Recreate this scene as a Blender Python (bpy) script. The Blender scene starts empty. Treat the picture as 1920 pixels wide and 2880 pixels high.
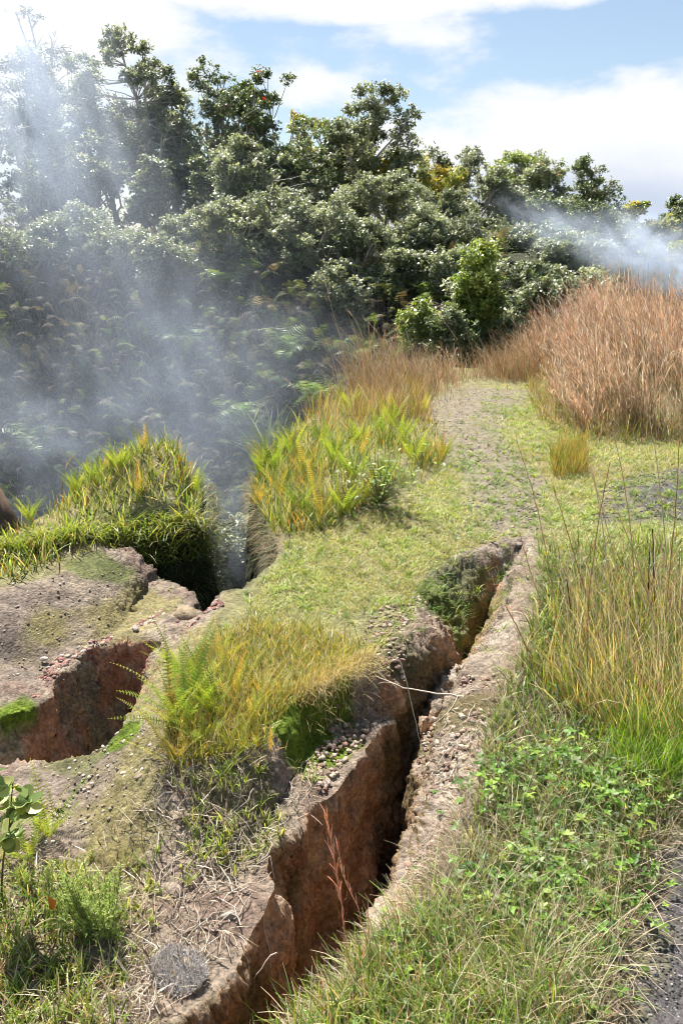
import bpy, math, random
import numpy as np
from mathutils import Vector
R = math.radians
S = bpy.context.scene
COL = S.collection

# ---------------------------------------------------------------- camera, sun, sky, exposure
PITCH = 19.5; CAMH = 1.6; FOC = 28.0
cam = bpy.data.objects.new('camera', bpy.data.cameras.new('camera')); COL.objects.link(cam)
cam.location = (0, 0, CAMH); cam.rotation_euler = (R(90 - PITCH), 0, 0)
cam.data.sensor_fit = 'VERTICAL'; cam.data.sensor_height = 36; cam.data.sensor_width = 24
cam.data.lens = FOC; cam.data.clip_start = 0.05; cam.data.clip_end = 8000
S.camera = cam
SAZ, SEL = R(-26), R(57)                      # sun: ahead and to the left of the camera
sv = Vector((math.sin(SAZ)*math.cos(SEL), math.cos(SAZ)*math.cos(SEL), math.sin(SEL)))
sun = bpy.data.objects.new('sun', bpy.data.lights.new('sun', 'SUN')); COL.objects.link(sun)
sun.data.energy = 5.0; sun.data.angle = R(0.5); sun.data.color = (1, .95, .87)
sun.rotation_euler = sv.to_track_quat('Z', 'Y').to_euler(); sun.location = sv*30
S.view_settings.view_transform = 'Standard'; S.view_settings.look = 'None'
S.view_settings.gamma = 1; S.view_settings.exposure = 1.28
S.cycles.max_bounces = 8; S.cycles.transmission_bounces = 6; S.cycles.transparent_max_bounces = 8
S.cycles.volume_bounces = 1; S.cycles.use_denoising = True; S.cycles.sample_clamp_indirect = 6
S.cycles.volume_max_steps = 96; S.cycles.pixel_filter_type = 'BLACKMAN_HARRIS'; S.cycles.filter_width = 1.0; S.cycles.caustics_reflective = False; S.cycles.caustics_refractive = False

P_ = R(PITCH); F_ = FOC/36
def U(u, v, z=0.0):
    """photo direction (1568 x 2352 pixels) -> ground point on the level z"""
    dx = (u-784)/2352; dy = (1176-v)/2352
    Y = F_*math.cos(P_)+dy*math.sin(P_); Z = -F_*math.sin(P_)+dy*math.cos(P_)
    t = (z-CAMH)/Z
    return (dx*t, Y*t)
def UD(u, v, d):
    """photo direction -> point at ground distance d"""
    dx = (u-784)/2352; dy = (1176-v)/2352
    Y = F_*math.cos(P_)+dy*math.sin(P_); Z = -F_*math.sin(P_)+dy*math.cos(P_)
    t = d/Y
    return (dx*t, d, CAMH+Z*t)

def mk_world():
    w = bpy.data.worlds.new('World'); S.world = w; w.use_nodes = True
    nt = w.node_tree; N = nt.nodes; L = nt.links; N.clear()
    out = N.new('ShaderNodeOutputWorld'); bg = N.new('ShaderNodeBackground'); bg.inputs[1].default_value = 0.057
    sky = N.new('ShaderNodeTexSky'); sky.sky_type = 'NISHITA'; sky.sun_disc = False
    sky.sun_elevation = SEL; sky.sun_rotation = SAZ; sky.air_density = 1.0; sky.dust_density = .35; sky.ozone_density = 1.4
    tc = N.new('ShaderNodeTexCoord'); sep = N.new('ShaderNodeSeparateXYZ'); L.new(tc.outputs['Generated'], sep.inputs[0])
    def M(op, a, b=None, c=None):
        m = N.new('ShaderNodeMath'); m.operation = op
        for i, x in enumerate((a, b, c)):
            if x is None: continue
            if isinstance(x, (int, float)): m.inputs[i].default_value = x
            else: L.new(x, m.inputs[i])
        return m.outputs[0]
    az = M('ARCTAN2', sep.outputs[0], sep.outputs[1]); el = M('ARCSINE', sep.outputs[2])
    def dirpx(u, v):
        x, y, z = UD(u, v, 1.0); z -= CAMH
        return math.atan2(x, y), math.atan2(z, math.hypot(x, y))
    # cloud banks: centre and half-size as azimuth / elevation
    def bank(u, v, su, sv_, k=1.0):
        a0, e0 = dirpx(u, v)
        a1 = M('MULTIPLY', M('SUBTRACT', az, a0), 1/(su/2352/F_)); e1 = M('MULTIPLY', M('SUBTRACT', el, e0), 1/(sv_/2352/F_))
        r2 = M('ADD', M('MULTIPLY', a1, a1), M('MULTIPLY', e1, e1))
        return M('MULTIPLY', M('SUBTRACT', 1.0, r2), k)
    bl = [bank(1560, 400, 690, 195), bank(-80, 50, 440, 190), bank(760, -40, 420, 70), bank(1060, -70, 560, 70), bank(985, 95, 90, 50, .12), bank(420, 170, 150, 60, .25),
          bank(720, 195, 130, 45, .3), bank(780, 140, 130, 40, .15), bank(-900, 300, 700, 220), bank(3200, 200, 800, 240)]
    m = bl[0]
    for b in bl[1:]: m = M('MAXIMUM', m, b)
    m = M('MAXIMUM', m, -1.0)
    mp = N.new('ShaderNodeMapping'); mp.inputs['Scale'].default_value = (1, 1, 2.2); L.new(tc.outputs['Generated'], mp.inputs[0])
    nz = N.new('ShaderNodeTexNoise'); nz.inputs['Scale'].default_value = 9; nz.inputs['Detail'].default_value = 8; nz.inputs['Roughness'].default_value = .58
    L.new(mp.outputs[0], nz.inputs[0])
    nn = M('MULTIPLY', M('SUBTRACT', nz.outputs[0], .5), 2.0)
    s = M('ADD', nn, m)
    ss = N.new('ShaderNodeMapRange'); ss.interpolation_type = 'SMOOTHSTEP'; ss.inputs[1].default_value = -.18; ss.inputs[2].default_value = .42; L.new(s, ss.inputs[0])
    # lower, thicker part of the bank is blue-grey
    nz2 = N.new('ShaderNodeTexNoise'); nz2.inputs['Scale'].default_value = 5; nz2.inputs['Detail'].default_value = 5; L.new(mp.outputs[0], nz2.inputs[0])
    low = N.new('ShaderNodeMapRange'); low.interpolation_type = 'SMOOTHSTEP'
    low.inputs[1].default_value = dirpx(0, 450)[1]; low.inputs[2].default_value = dirpx(0, 330)[1]
    L.new(M('ADD', el, M('MULTIPLY', M('SUBTRACT', nz2.outputs[0], .5), .10)), low.inputs[0])
    cc = N.new('ShaderNodeMix'); cc.data_type = 'RGBA'; L.new(low.outputs[0], cc.inputs[0])
    cc.inputs[6].default_value = (4.6, 5.2, 6.4, 1); cc.inputs[7].default_value = (7.4, 7.5, 7.7, 1)
    # thin veil everywhere pales the blue
    veil = N.new('ShaderNodeMix'); veil.data_type = 'RGBA'; veil.inputs[0].default_value = .30; L.new(sky.outputs[0], veil.inputs[6]); veil.inputs[7].default_value = (4.2, 5.0, 6.0, 1)
    mx = N.new('ShaderNodeMix'); mx.data_type = 'RGBA'; L.new(M('MULTIPLY', ss.outputs[0], .96), mx.inputs[0]); L.new(veil.outputs[2], mx.inputs[6]); L.new(cc.outputs[2], mx.inputs[7])
    L.new(mx.outputs[2], bg.inputs[0]); L.new(bg.outputs[0], out.inputs[0])
mk_world()

# ---------------------------------------------------------------- helpers
def tag(o, label=None, cat=None, group=None, kind=None):
    if label: o['label'] = label
    if cat: o['category'] = cat
    if group: o['group'] = group
    if kind: o['kind'] = kind
    return o
def thing(name, label, cat, loc=(0, 0, 0), rz=0, group=None):
    o = bpy.data.objects.new(name, None); COL.objects.link(o); o.location = loc; o.rotation_euler = (0, 0, rz)
    o.empty_display_size = .1
    return tag(o, label, cat, group)
def copy_tree(o, parent=None):
    c = o.copy(); COL.objects.link(c)
    if parent: c.parent = parent
    for ch in [x for x in COL.objects if x.parent == o]: copy_tree(ch, c)
    return c
def mesh(name, v, f, mat, col=None, smooth=False):
    """v (n,3), f (m,k) numpy -> mesh datablock; col (n,3) point colours"""
    v = np.asarray(v, np.float32); f = np.asarray(f, np.int32); k = f.shape[1]
    me = bpy.data.meshes.new(name)
    me.vertices.add(len(v)); me.vertices.foreach_set('co', v.ravel())
    me.loops.add(f.size); me.loops.foreach_set('vertex_index', f.ravel())
    me.polygons.add(len(f)); me.polygons.foreach_set('loop_start', np.arange(0, f.size, k, dtype=np.int32))
    me.polygons.foreach_set('loop_total', np.full(len(f), k, np.int32))
    if smooth: me.polygons.foreach_set('use_smooth', np.ones(len(f), bool))
    me.update(calc_edges=True)
    if col is not None:
        a = me.color_attributes.new('col', 'FLOAT_COLOR', 'POINT')
        c = np.ones((len(v), 4), np.float32); c[:, :3] = np.clip(col, 0, 1); a.data.foreach_set('color', c.ravel())
    me.materials.append(mat)
    return me
def obj(name, me, parent=None):
    o = bpy.data.objects.new(name, me); COL.objects.link(o)
    if parent: o.parent = parent
    return o
rng = np.random.default_rng(7)

def _h(ix, iy, iz):
    n = (ix*374761393 + iy*668265263 + iz*2147483647) & 0xffffffff
    n = ((n ^ (n >> 13))*1274126177) & 0xffffffff
    return ((n ^ (n >> 16)) & 0xffff)/65535.0
def vnoise(x, y, z):
    x, y, z = np.broadcast_arrays(x, y, z)
    ix = np.floor(x).astype(np.int64); iy = np.floor(y).astype(np.int64); iz = np.floor(z).astype(np.int64)
    fx = x-ix; fy = y-iy; fz = z-iz
    fx = fx*fx*(3-2*fx); fy = fy*fy*(3-2*fy); fz = fz*fz*(3-2*fz)
    r = 0
    for a in (0, 1):
        for b in (0, 1):
            for c in (0, 1):
                w = (fx if a else 1-fx)*(fy if b else 1-fy)*(fz if c else 1-fz)
                r = r+w*_h(ix+a, iy+b, iz+c)
    return r
def fbm(x, y, z, s, o=4, g=.5):
    r = 0; a = 1; t = 0
    for i in range(o):
        r = r+a*(vnoise(x*s+i*17.3, y*s+i*5.1, z*s+i*9.7)-.5); t += a; a *= g; s *= 2.03
    return r/t*2          # about -1..1
def sm(x): x = np.clip(x, 0, 1); return x*x*(3-2*x)
def pdist(x, y, poly, closed=True):
    """signed distance, positive inside"""
    x = np.asarray(x, float); y = np.asarray(y, float)
    d = np.full(x.shape, 1e9); ins = np.zeros(x.shape, bool); n = len(poly)
    for i in range(n if closed else n-1):
        ax, ay = poly[i]; bx, by = poly[(i+1) % n]
        ex, ey = bx-ax, by-ay; L2 = ex*ex+ey*ey+1e-12
        t = np.clip(((x-ax)*ex+(y-ay)*ey)/L2, 0, 1)
        d = np.minimum(d, np.hypot(x-ax-t*ex, y-ay-t*ey))
        if closed:
            c = (ay > y) != (by > y)
            xi = ax+(y-ay)*(ex)/(ey if abs(ey) > 1e-9 else 1e-9)
            ins ^= c & (x < xi)
    return np.where(ins, d, -d) if closed else d
def inside(x, y, poly): return pdist(x, y, poly) > 0

# ---------------------------------------------------------------- terrain outlines (ground plan)
PIT = [U(452, 1445, -.28), U(446, 1385, -.22), U(400, 1352, -.2), U(300, 1325, -.2), U(245, 1338, -.2), (-1.42, 4.12), (-1.12, 4.28), (-.84, 4.36),
       (-.94, 5.0), (-1.08, 5.4), (-1.45, 5.4), (-1.72, 5.0), (-1.74, 4.5), (-1.85, 4.12), (-2.3, 3.92), (-3.2, 3.9), (-5, 4.1), (-9, 4.8), (-16, 7), (-16, 13), (-9, 13.5), (-3, 13.8), (0, 13.0), (1.3, 12.2), (2.0, 11.2),
       (1.95, 10.3), (1.35, 9.9), (1.0, 9.4), (.3, 8.7), (-.15, 7.8), (-.36, 6.8), (-.52, 5.9), (-.60, 5.3), (-.51, 4.7), (-.39, 4.25), (-.31, 3.9), (-.38, 3.62), (-.45, 3.44), (-.6, 3.38)]
CRACK = [U(1120, 1375, -.27), U(1060, 1470, -.27), U(1000, 1545, -.27), U(955, 1600, -.27), U(865, 1690, -.2), U(850, 1725, -.2), U(800, 1800, -.19), U(750, 1850, -.18),
         U(690, 1900, -.16), U(640, 1965, -.2), U(640, 2020, -.2), U(600, 2100, -.2), U(560, 2180, -.2), U(530, 2240, -.2), U(420, 2352, -.2), U(150, 2700, -.2), U(-300, 3000, -.2),
         U(150, 3100, -.1), U(480, 2700, -.1), U(700, 2380, -.1), U(850, 2170, -.1), U(895, 2080, -.1), U(925, 2000, -.1), U(945, 1900, -.1), U(962, 1800, -.1),
         U(958, 1700, -.12), U(970, 1620, -.12), U(1010, 1570, -.15), U(1065, 1510, -.2), U(1135, 1410, -.18)]
HOLE = [U(372, 1462, -.17), U(292, 1452, -.16), U(200, 1482, -.16), U(140, 1530, -.16), U(108, 1590, -.16), U(0, 1640, -.16), U(-150, 1690, -.16), U(-500, 1700, -.16), U(-500, 1790, -.16),
        U(-150, 1800, -.16), U(0, 1765, -.16), U(130, 1735, -.16), U(300, 1705, -.16), U(330, 1620, -.16), U(345, 1540, -.16), U(378, 1488, -.17)]
LOW = [U(1225, 1228), U(1130, 1245), U(1050, 1275), U(985, 1310), U(948, 1370), U(955, 1430), U(880, 1485), U(805, 1545), U(748, 1568), U(680, 1598), U(630, 1640), U(560, 1690), U(500, 1715),
       U(415, 1740), U(405, 1680), U(425, 1560), U(470, 1440), (-.55, 3.62), (-.8, 4.2), (-1.3, 4.12), U(150, 1335, -.05), U(0, 1375, -.05), U(-400, 1400, -.05), (-6, 3.0), (-5, -1), (0, -1), (.05, .6),
       U(780, 2352), U(960, 2130), U(1060, 2000), U(1105, 1800), U(1130, 1650), U(1190, 1500), U(1240, 1290)]
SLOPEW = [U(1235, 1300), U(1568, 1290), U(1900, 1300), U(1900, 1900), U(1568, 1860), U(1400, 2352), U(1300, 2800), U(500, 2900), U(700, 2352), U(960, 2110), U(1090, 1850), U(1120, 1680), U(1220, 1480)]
SMOOTH = [U(-400, 1400, -.16), U(0, 1400, -.16), U(150, 1360, -.16), U(300, 1335, -.16), U(400, 1365, -.16), U(350, 1425, -.16), U(200, 1450, -.16), U(60, 1560, -.16), U(-400, 1620, -.16), U(-400, 1850, -.16), U(0, 1790, -.16), U(150, 1760, -.16), U(330, 1720, -.16), U(370, 1790, -.16), U(290, 1900, -.16), U(100, 1970, -.16), U(-400, 2050, -.16)]
CX = [(-.9, .2), (-.35, 1.3), (.1, 1.95), (.3, 2.6), (.7, 3.2), (1.0, 4.1)]
def height(x, y):
    x = np.asarray(x, float); y = np.asarray(y, float)
    r = np.hypot(x, y)
    # broad lie of the land: flat path, rise towards the far bank, tussock bank on the right
    z = .02*fbm(x, y, 0*x, .9, 3)
    z = z+1.05*sm((y-10.5)/4.5)*sm((9-x)/8+.35)
    z = z+.18*sm((x-1.7-(y-6)*.05)/1.2)*sm((y-6)/2.5)
    z = z+.5*sm((r-25)/60)*0
    wx = x+.05*fbm(x, y, 0*x+3, 3.1, 3); wy = y+.05*fbm(x, y, 0*x+8, 3.1, 3)
    jx = x+.022*fbm(x, y, 0*x+3, 9, 3); jy = y+.022*fbm(x, y, 0*x+8, 9, 3)
    dl = pdist(jx, jy, LOW)
    xc = np.interp(y, [p[1] for p in CX], [p[0] for p in CX])
    w = .09+.42*sm((-.9-x)/.25)*sm((y-3)/.3)+.24*sm((y-2.65)/.15)*(x > -.3)+.22*sm((x-xc)/.12)+.30*sm((-.12-x)/.2)*(1-sm((y-3.0)/.4))
    low = sm(dl/w)
    up = sm((y-2.55)/.35)*sm((x+.3)/.2)
    z = z-low*(.16+.02*sm((-x-.2)/.6)+.14*up)
    # ridge right of the crack stays a rounded hump
    z = z+low*(.07+.10*up)*sm((x-xc-.02)/.14)
    # low knobs on the floor of the terrace
    z = z+low*.02*fbm(x, y, 0*x+21, 5, 3)
    # rise of the slab towards its back edge, soft dip to the trench
    dc = pdist(jx+.045*fbm(x, y, 0*x+33, 4.2, 3), jy+.045*fbm(x, y, 0*x+44, 4.2, 3), CRACK)
    dep = 1.25*sm((y-(-.2))/1.0)*(1-.82*sm((y-2.5)/.45))
    z = z-dep*(.22*sm(dc/.03)+.78*sm((dc-.01)/.10))
    z = z-.05*sm((dc+.1)/.1)*(x > xc)
    dh = pdist(jx, jy, HOLE)
    z = z-(.62-.36*sm((-1.12-x)/.15))*(.4*sm(dh/.04)+.6*sm((dh-.01)/.14))
    dp = pdist(wx, wy, PIT)
    far = sm((y-9.6)/1.2)+sm((-x-4)/3)*0
    wall = (.55+.25*sm((y-4.4)/.6))*sm(dp/.10)+2.3*sm((dp-.03)/1.3)
    slope = 3.4*sm(dp/5.0)
    z = z-np.where(dp > 0, wall*(1-far)+slope*far, 0)
    # mound beyond the slab is a little higher
    z = z+(.27*np.exp(-((x+1.2)**2/.13+(y-4.85)**2/.24)))*sm(-dp/.12)
    z = z+.13*np.exp(-(((x-.02)/.42)**2+((y-5.1)/.75)**2))*sm(-dp/.08)
    return z

# ---------------------------------------------------------------- materials
def mat(name): m = bpy.data.materials.new(name); m.use_nodes = True; return m, m.node_tree.nodes, m.node_tree.links, m.node_tree.nodes['Principled BSDF']
def leaf_mat(name, rough=.45, spec=.5, tr=.35, trc=(1.25, 1.15, .45)):
    m, N, L, B = mat(name)
    at = N.new('ShaderNodeAttribute'); at.attribute_name = 'col'
    L.new(at.outputs[0], B.inputs['Base Color']); B.inputs['Roughness'].default_value = rough; B.inputs['Specular IOR Level'].default_value = spec
    t = N.new('ShaderNodeBsdfTranslucent'); mu = N.new('ShaderNodeMix'); mu.data_type = 'RGBA'; mu.blend_type = 'MULTIPLY'; mu.inputs[0].default_value = 1
    L.new(at.outputs[0], mu.inputs[6]); mu.inputs[7].default_value = (*trc, 1); mu.clamp_result = False
    L.new(mu.outputs[2], t.inputs[0])
    ms = N.new('ShaderNodeMixShader'); ms.inputs[0].default_value = tr; L.new(B.outputs[0], ms.inputs[1]); L.new(t.outputs[0], ms.inputs[2])
    L.new(ms.outputs[0], N['Material Output'].inputs[0])
    return m
def attr_mat(name, rough=.9, spec=.2, bump=.3, bscale=60, var=.35, vscale=9, speck=0.0):
    m, N, L, B = mat(name)
    at = N.new('ShaderNodeAttribute'); at.attribute_name = 'col'
    tc = N.new('ShaderNodeTexCoord')
    n1 = N.new('ShaderNodeTexNoise'); n1.inputs['Scale'].default_value = vscale; n1.inputs['Detail'].default_value = 8; n1.inputs['Roughness'].default_value = .7; L.new(tc.outputs['Object'], n1.inputs[0])
    mr = N.new('ShaderNodeMapRange'); mr.inputs[1].default_value = .3; mr.inputs[2].default_value = .7; mr.inputs[3].default_value = 1-var; mr.inputs[4].default_value = 1+var; L.new(n1.outputs[0], mr.inputs[0])
    mu = N.new('ShaderNodeVectorMath'); mu.operation = 'SCALE'; L.new(at.outputs[0], mu.inputs[0]); L.new(mr.outputs[0], mu.inputs[3])
    n2 = N.new('ShaderNodeTexNoise'); n2.inputs['Scale'].default_value = bscale; n2.inputs['Detail'].default_value = 6; n2.inputs['Roughness'].default_value = .7; L.new(tc.outputs['Object'], n2.inputs[0])
    vo = N.new('ShaderNodeTexVoronoi'); vo.inputs['Scale'].default_value = bscale*1.6; L.new(tc.outputs['Object'], vo.inputs[0])
    h = N.new('ShaderNodeMath'); h.operation = 'MULTIPLY_ADD'; L.new(vo.outputs['Distance'], h.inputs[0]); h.inputs[1].default_value = -.22; L.new(n2.outputs[0], h.inputs[2])
    if speck:
        v2 = N.new('ShaderNodeTexVoronoi'); v2.inputs['Scale'].default_value = bscale*1.6; L.new(tc.outputs['Object'], v2.inputs[0])
        sr = N.new('ShaderNodeSeparateColor'); L.new(v2.outputs['Color'], sr.inputs[0])
        m2 = N.new('ShaderNodeMapRange'); m2.inputs[3].default_value = 1-speck; m2.inputs[4].default_value = 1+speck; L.new(sr.outputs[0], m2.inputs[0])
        mu2 = N.new('ShaderNodeVectorMath'); mu2.operation = 'SCALE'; L.new(mu.outputs[0], mu2.inputs[0]); L.new(m2.outputs[0], mu2.inputs[3]); mu = mu2
    L.new(mu.outputs[0], B.inputs['Base Color'])
    b = N.new('ShaderNodeBump'); b.inputs['Strength'].default_value = bump; b.inputs['Distance'].default_value = .02; L.new(h.outputs[0], b.inputs['Height']); L.new(b.outputs[0], B.inputs['Normal'])
    B.inputs['Roughness'].default_value = rough; B.inputs['Specular IOR Level'].default_value = spec
    return m
M_GROUND = attr_mat('soil_and_rock', bump=.9, bscale=55, var=.45, vscale=14, speck=.28)
M_ROCK = attr_mat('stone', bump=.6, bscale=70, var=.3, vscale=20)
M_BARK = attr_mat('bark', bump=.5, bscale=40, var=.35, vscale=12, rough=.85)
M_STEM = attr_mat('stem', bump=.2, bscale=90, var=.2, vscale=30, rough=.7)
M_GRASS = leaf_mat('grass_blade', rough=.42, spec=.5, tr=.45)
M_DRY = leaf_mat('dry_grass', rough=.55, spec=.35, tr=.30, trc=(1.15, 1.0, .8))
M_FERN = leaf_mat('fern_leaf', rough=.45, spec=.4, tr=.42)
M_DULL = leaf_mat('dull_fern', rough=.6, spec=.2, tr=.35)
M_LEAF = leaf_mat('tree_leaf', rough=.42, spec=.6, tr=.32, trc=(1.15, 1.15, .6))
M_HERB = leaf_mat('herb_leaf', rough=.45, spec=.35, tr=.42)

def mixc(a, b, t): t = np.clip(t, 0, 1)[..., None]; return a*(1-t)+b*t
GRAVEL1 = [U(1700, 1750), U(1568, 1900), U(1500, 1985), U(1450, 2120), U(1425, 2250), U(1395, 2352), U(1300, 2800), U(3200, 2800), U(4200, 1900), U(3300, 1210), U(1990, 1190), U(1930, 1400), U(1940, 1700)]
GRAVEL2 = [U(1400, 1105), U(1568, 1075), U(1900, 1080), U(1900, 1200), U(1568, 1195), U(1380, 1200)]
WORN = [U(960, 925), U(1060, 885), U(1230, 895), U(1170, 950), U(1150, 1010), U(1270, 1100), U(1260, 1220), U(1120, 1235), U(1060, 1120), U(990, 1020), U(940, 960)]

def ground_colour(x, y, z, nz):
    n = len(x); c = np.zeros((n, 3))
    f1 = fbm(x, y, z, 3.0, 4); f2 = fbm(x+9, y, z, 11, 4); f3 = fbm(x, y+30, z, 1.2, 3)
    c[:] = (.22, .17, .11)
    c = mixc(c, np.array((.17, .20, .06)), .4+.5*f1)
    c = mixc(c, np.array((.07, .058, .035)), sm(pdist(x, y, SLOPEW)/.1+.4))  # soil darkened to paint the shadows between the slope's blades
    # worn path
    dw = pdist(x, y, WORN); c = mixc(c, np.array((.21, .175, .135)), sm(dw/.3+.35)*(.75+.5*f2))
    for g in (GRAVEL1, GRAVEL2):
        c = mixc(c, np.array((.105, .095, .095)), sm(pdist(x, y, g)/(.14 if g is GRAVEL1 else .5)+.3+f2*.9))
    dl = pdist(x, y, LOW)
    rock = mixc(np.broadcast_to(np.array((.275, .222, .17)), (n, 3)), np.array((.19, .135, .105)), sm(.45+f2*1.1))
    rock = mixc(rock, np.array((.37, .315, .255)), sm(.15+f1*1.1))
    slab = sm(pdist(x, y, SMOOTH)/.08+.5); f4 = fbm(x, y*1.6, z, 2.1, 4)
    rock = mixc(rock, mixc(np.broadcast_to(np.array((.26, .21, .155)), (n, 3)), np.array((.17, .135, .11)), sm(.5+f4*1.5)), slab*.8)
    rock = mixc(rock, np.array((.19, .165, .06)), sm((f1-.02)*3.0)*.8*(x < -.25) + sm((f3-.1)*3)*.4)
    c = mixc(c, rock, sm(dl/.06+.5))
    steep = sm((.80-nz)/.3)
    xc = np.interp(y, [p[1] for p in CX], [p[0] for p in CX])
    # walls of the cracks: rust, ochre and dark green, brightened in place of fill light
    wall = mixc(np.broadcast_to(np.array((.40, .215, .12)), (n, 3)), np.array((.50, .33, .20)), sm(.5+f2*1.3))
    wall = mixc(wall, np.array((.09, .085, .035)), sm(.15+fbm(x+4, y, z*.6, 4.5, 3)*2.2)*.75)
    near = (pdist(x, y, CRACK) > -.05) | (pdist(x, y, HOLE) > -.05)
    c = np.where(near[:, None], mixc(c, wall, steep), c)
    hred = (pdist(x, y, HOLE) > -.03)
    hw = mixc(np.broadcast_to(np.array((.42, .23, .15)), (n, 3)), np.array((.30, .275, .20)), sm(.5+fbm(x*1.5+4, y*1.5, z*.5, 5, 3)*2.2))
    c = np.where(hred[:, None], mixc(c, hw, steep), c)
    # moss cushion on the drop between turf and terrace, and on the left end of the hole
    def spot(u, v, z0, r, k=1.0):
        a, b = U(u, v, z0); return np.clip(k*sm((1.25-np.hypot(x-a, y-b)/r+f2*.6)*1.8), 0, 1)
    moss = np.array((.115, .17, .016))
    c = mixc(c, moss, spot(700, 1670, -.10, .16, 1)); c = mixc(c, moss, spot(765, 1585, -.04, .08)); c = mixc(c, moss, spot(670, 1735, -.14, .10))
    c = mixc(c, moss, spot(40, 1645, -.2, .085)*sm((z+.30)/.08)); c = mixc(c, moss*.9, spot(290, 1765, -.22, .07)); c = mixc(c, moss*.7, spot(200, 1745, -.22, .16, .5))
    c = mixc(c, moss*.75, spot(1000, 1430, -.15, .16, .8)); c = mixc(c, moss*.6, spot(1060, 1360, -.1, .2, .6)); c = mixc(c, np.array((.12, .10, .04)), spot(1040, 1680, -.1, .12, .8)); c = mixc(c, np.array((.13, .12, .06)), spot(880, 1560, -.15, .13, .8)); c = mixc(c, np.array((.15, .14, .06)), spot(560, 1900, -.17, .16, .7))
    c = mixc(c, moss*.6, spot(225, 1370, -.2, .15, .7))
    # pit: dark humus with moss
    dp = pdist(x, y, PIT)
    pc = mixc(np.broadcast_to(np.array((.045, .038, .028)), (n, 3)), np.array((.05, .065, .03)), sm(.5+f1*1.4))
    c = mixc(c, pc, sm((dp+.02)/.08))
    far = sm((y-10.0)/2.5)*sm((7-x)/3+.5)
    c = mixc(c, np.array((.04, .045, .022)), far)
    return c

def build_ground():
    th = np.concatenate([np.linspace(-180, -60, 40, endpoint=False), np.linspace(-60, -31, 90, endpoint=False), np.linspace(-31, 31, 640), np.linspace(31, 60, 91)[1:], np.linspace(60, 180, 41)[1:]])
    th = R(1)*th
    r = [.25]
    while r[-1] < 3500:
        q = r[-1]; k = 1.05 if q < 1.1 else (1.0031 if q < 5.0 else (1.007 if q < 11 else (1.025 if q < 30 else 1.15))); r.append(q*k)
    r = np.array(r)
    T, Rr = np.meshgrid(th, r, indexing='ij')
    x = np.sin(T)*Rr; y = np.cos(T)*Rr
    nt, nr = x.shape
    z = height(x.ravel(), y.ravel()).reshape(nt, nr)
    z = z*np.where(Rr > 60, .0, 1)+np.where(Rr > 60, .3, 0)
    P = np.stack([x, y, z], -1)
    idx = np.arange(nt*nr).reshape(nt, nr)
    f = np.stack([idx[:-1, :-1], idx[:-1, 1:], idx[1:, 1:], idx[1:, :-1]], -1).reshape(-1, 4)[:, ::-1]
    me = mesh('ground', P.reshape(-1, 3), f, M_GROUND, None, True)
    # the steep walls get extra vertices so that they can be rough
    import bmesh
    bm = bmesh.new(); bm.from_mesh(me)
    for lim, cuts in ((.07, 5), (.035, 1), (.02, 1)):
        es = [e for e in bm.edges if e.verts[0].co.y > .7 and e.verts[0].co.y < 6 and abs(e.verts[0].co.x) < 2.4 and abs(e.verts[0].co.z-e.verts[1].co.z) > lim]
        bmesh.ops.subdivide_edges(bm, edges=es, cuts=cuts, use_grid_fill=True)
    bmesh.ops.triangulate(bm, faces=[q for q in bm.faces if len(q.verts) > 4])
    bm.to_mesh(me); bm.free(); me.update()
    n = len(me.vertices); P = np.empty(n*3, np.float32); me.vertices.foreach_get('co', P); P = P.reshape(-1, 3).astype(float)
    def nrm():
        q = np.empty(n*3, np.float32); me.vertices.foreach_get('normal', q); q = q.reshape(-1, 3).astype(float); q *= np.sign(q[:, 2:3]+1e-9); return q
    N = nrm(); X, Y, Z = P.T; r = np.hypot(X, Y)
    near = np.exp(-np.maximum(r-6, 0)/3); rockm = sm(pdist(X, Y, LOW)/.05+.5); steep = sm((.85-N[:, 2])/.3)
    a = (.006+.026*rockm)*near+.034*steep*near
    crumb = np.abs(fbm(X, Y, Z, 34, 3, .6))
    d = a*fbm(X, Y, Z, 6, 5, .62)+near*(rockm*.7+steep)*(.016*crumb+.007*fbm(X+3, Y, Z, 80, 2))*(.4+1.2*sm(.5+fbm(X, Y+7, Z, 3, 2)*1.5))
    d = d*(1-.72*sm(pdist(X, Y, SMOOTH)/.06+.5)*(1-steep)); P = P+N*d[:, None]; me.vertices.foreach_set('co', P.astype(np.float32).ravel()); me.update()
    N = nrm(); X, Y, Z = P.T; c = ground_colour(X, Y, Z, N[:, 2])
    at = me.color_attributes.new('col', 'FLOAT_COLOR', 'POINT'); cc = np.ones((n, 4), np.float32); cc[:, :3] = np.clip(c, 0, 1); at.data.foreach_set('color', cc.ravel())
    me.polygons.foreach_set('use_smooth', np.ones(len(me.polygons), bool))
    o = obj('ground', me); tag(o, kind='structure'); return o
build_ground()
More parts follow.
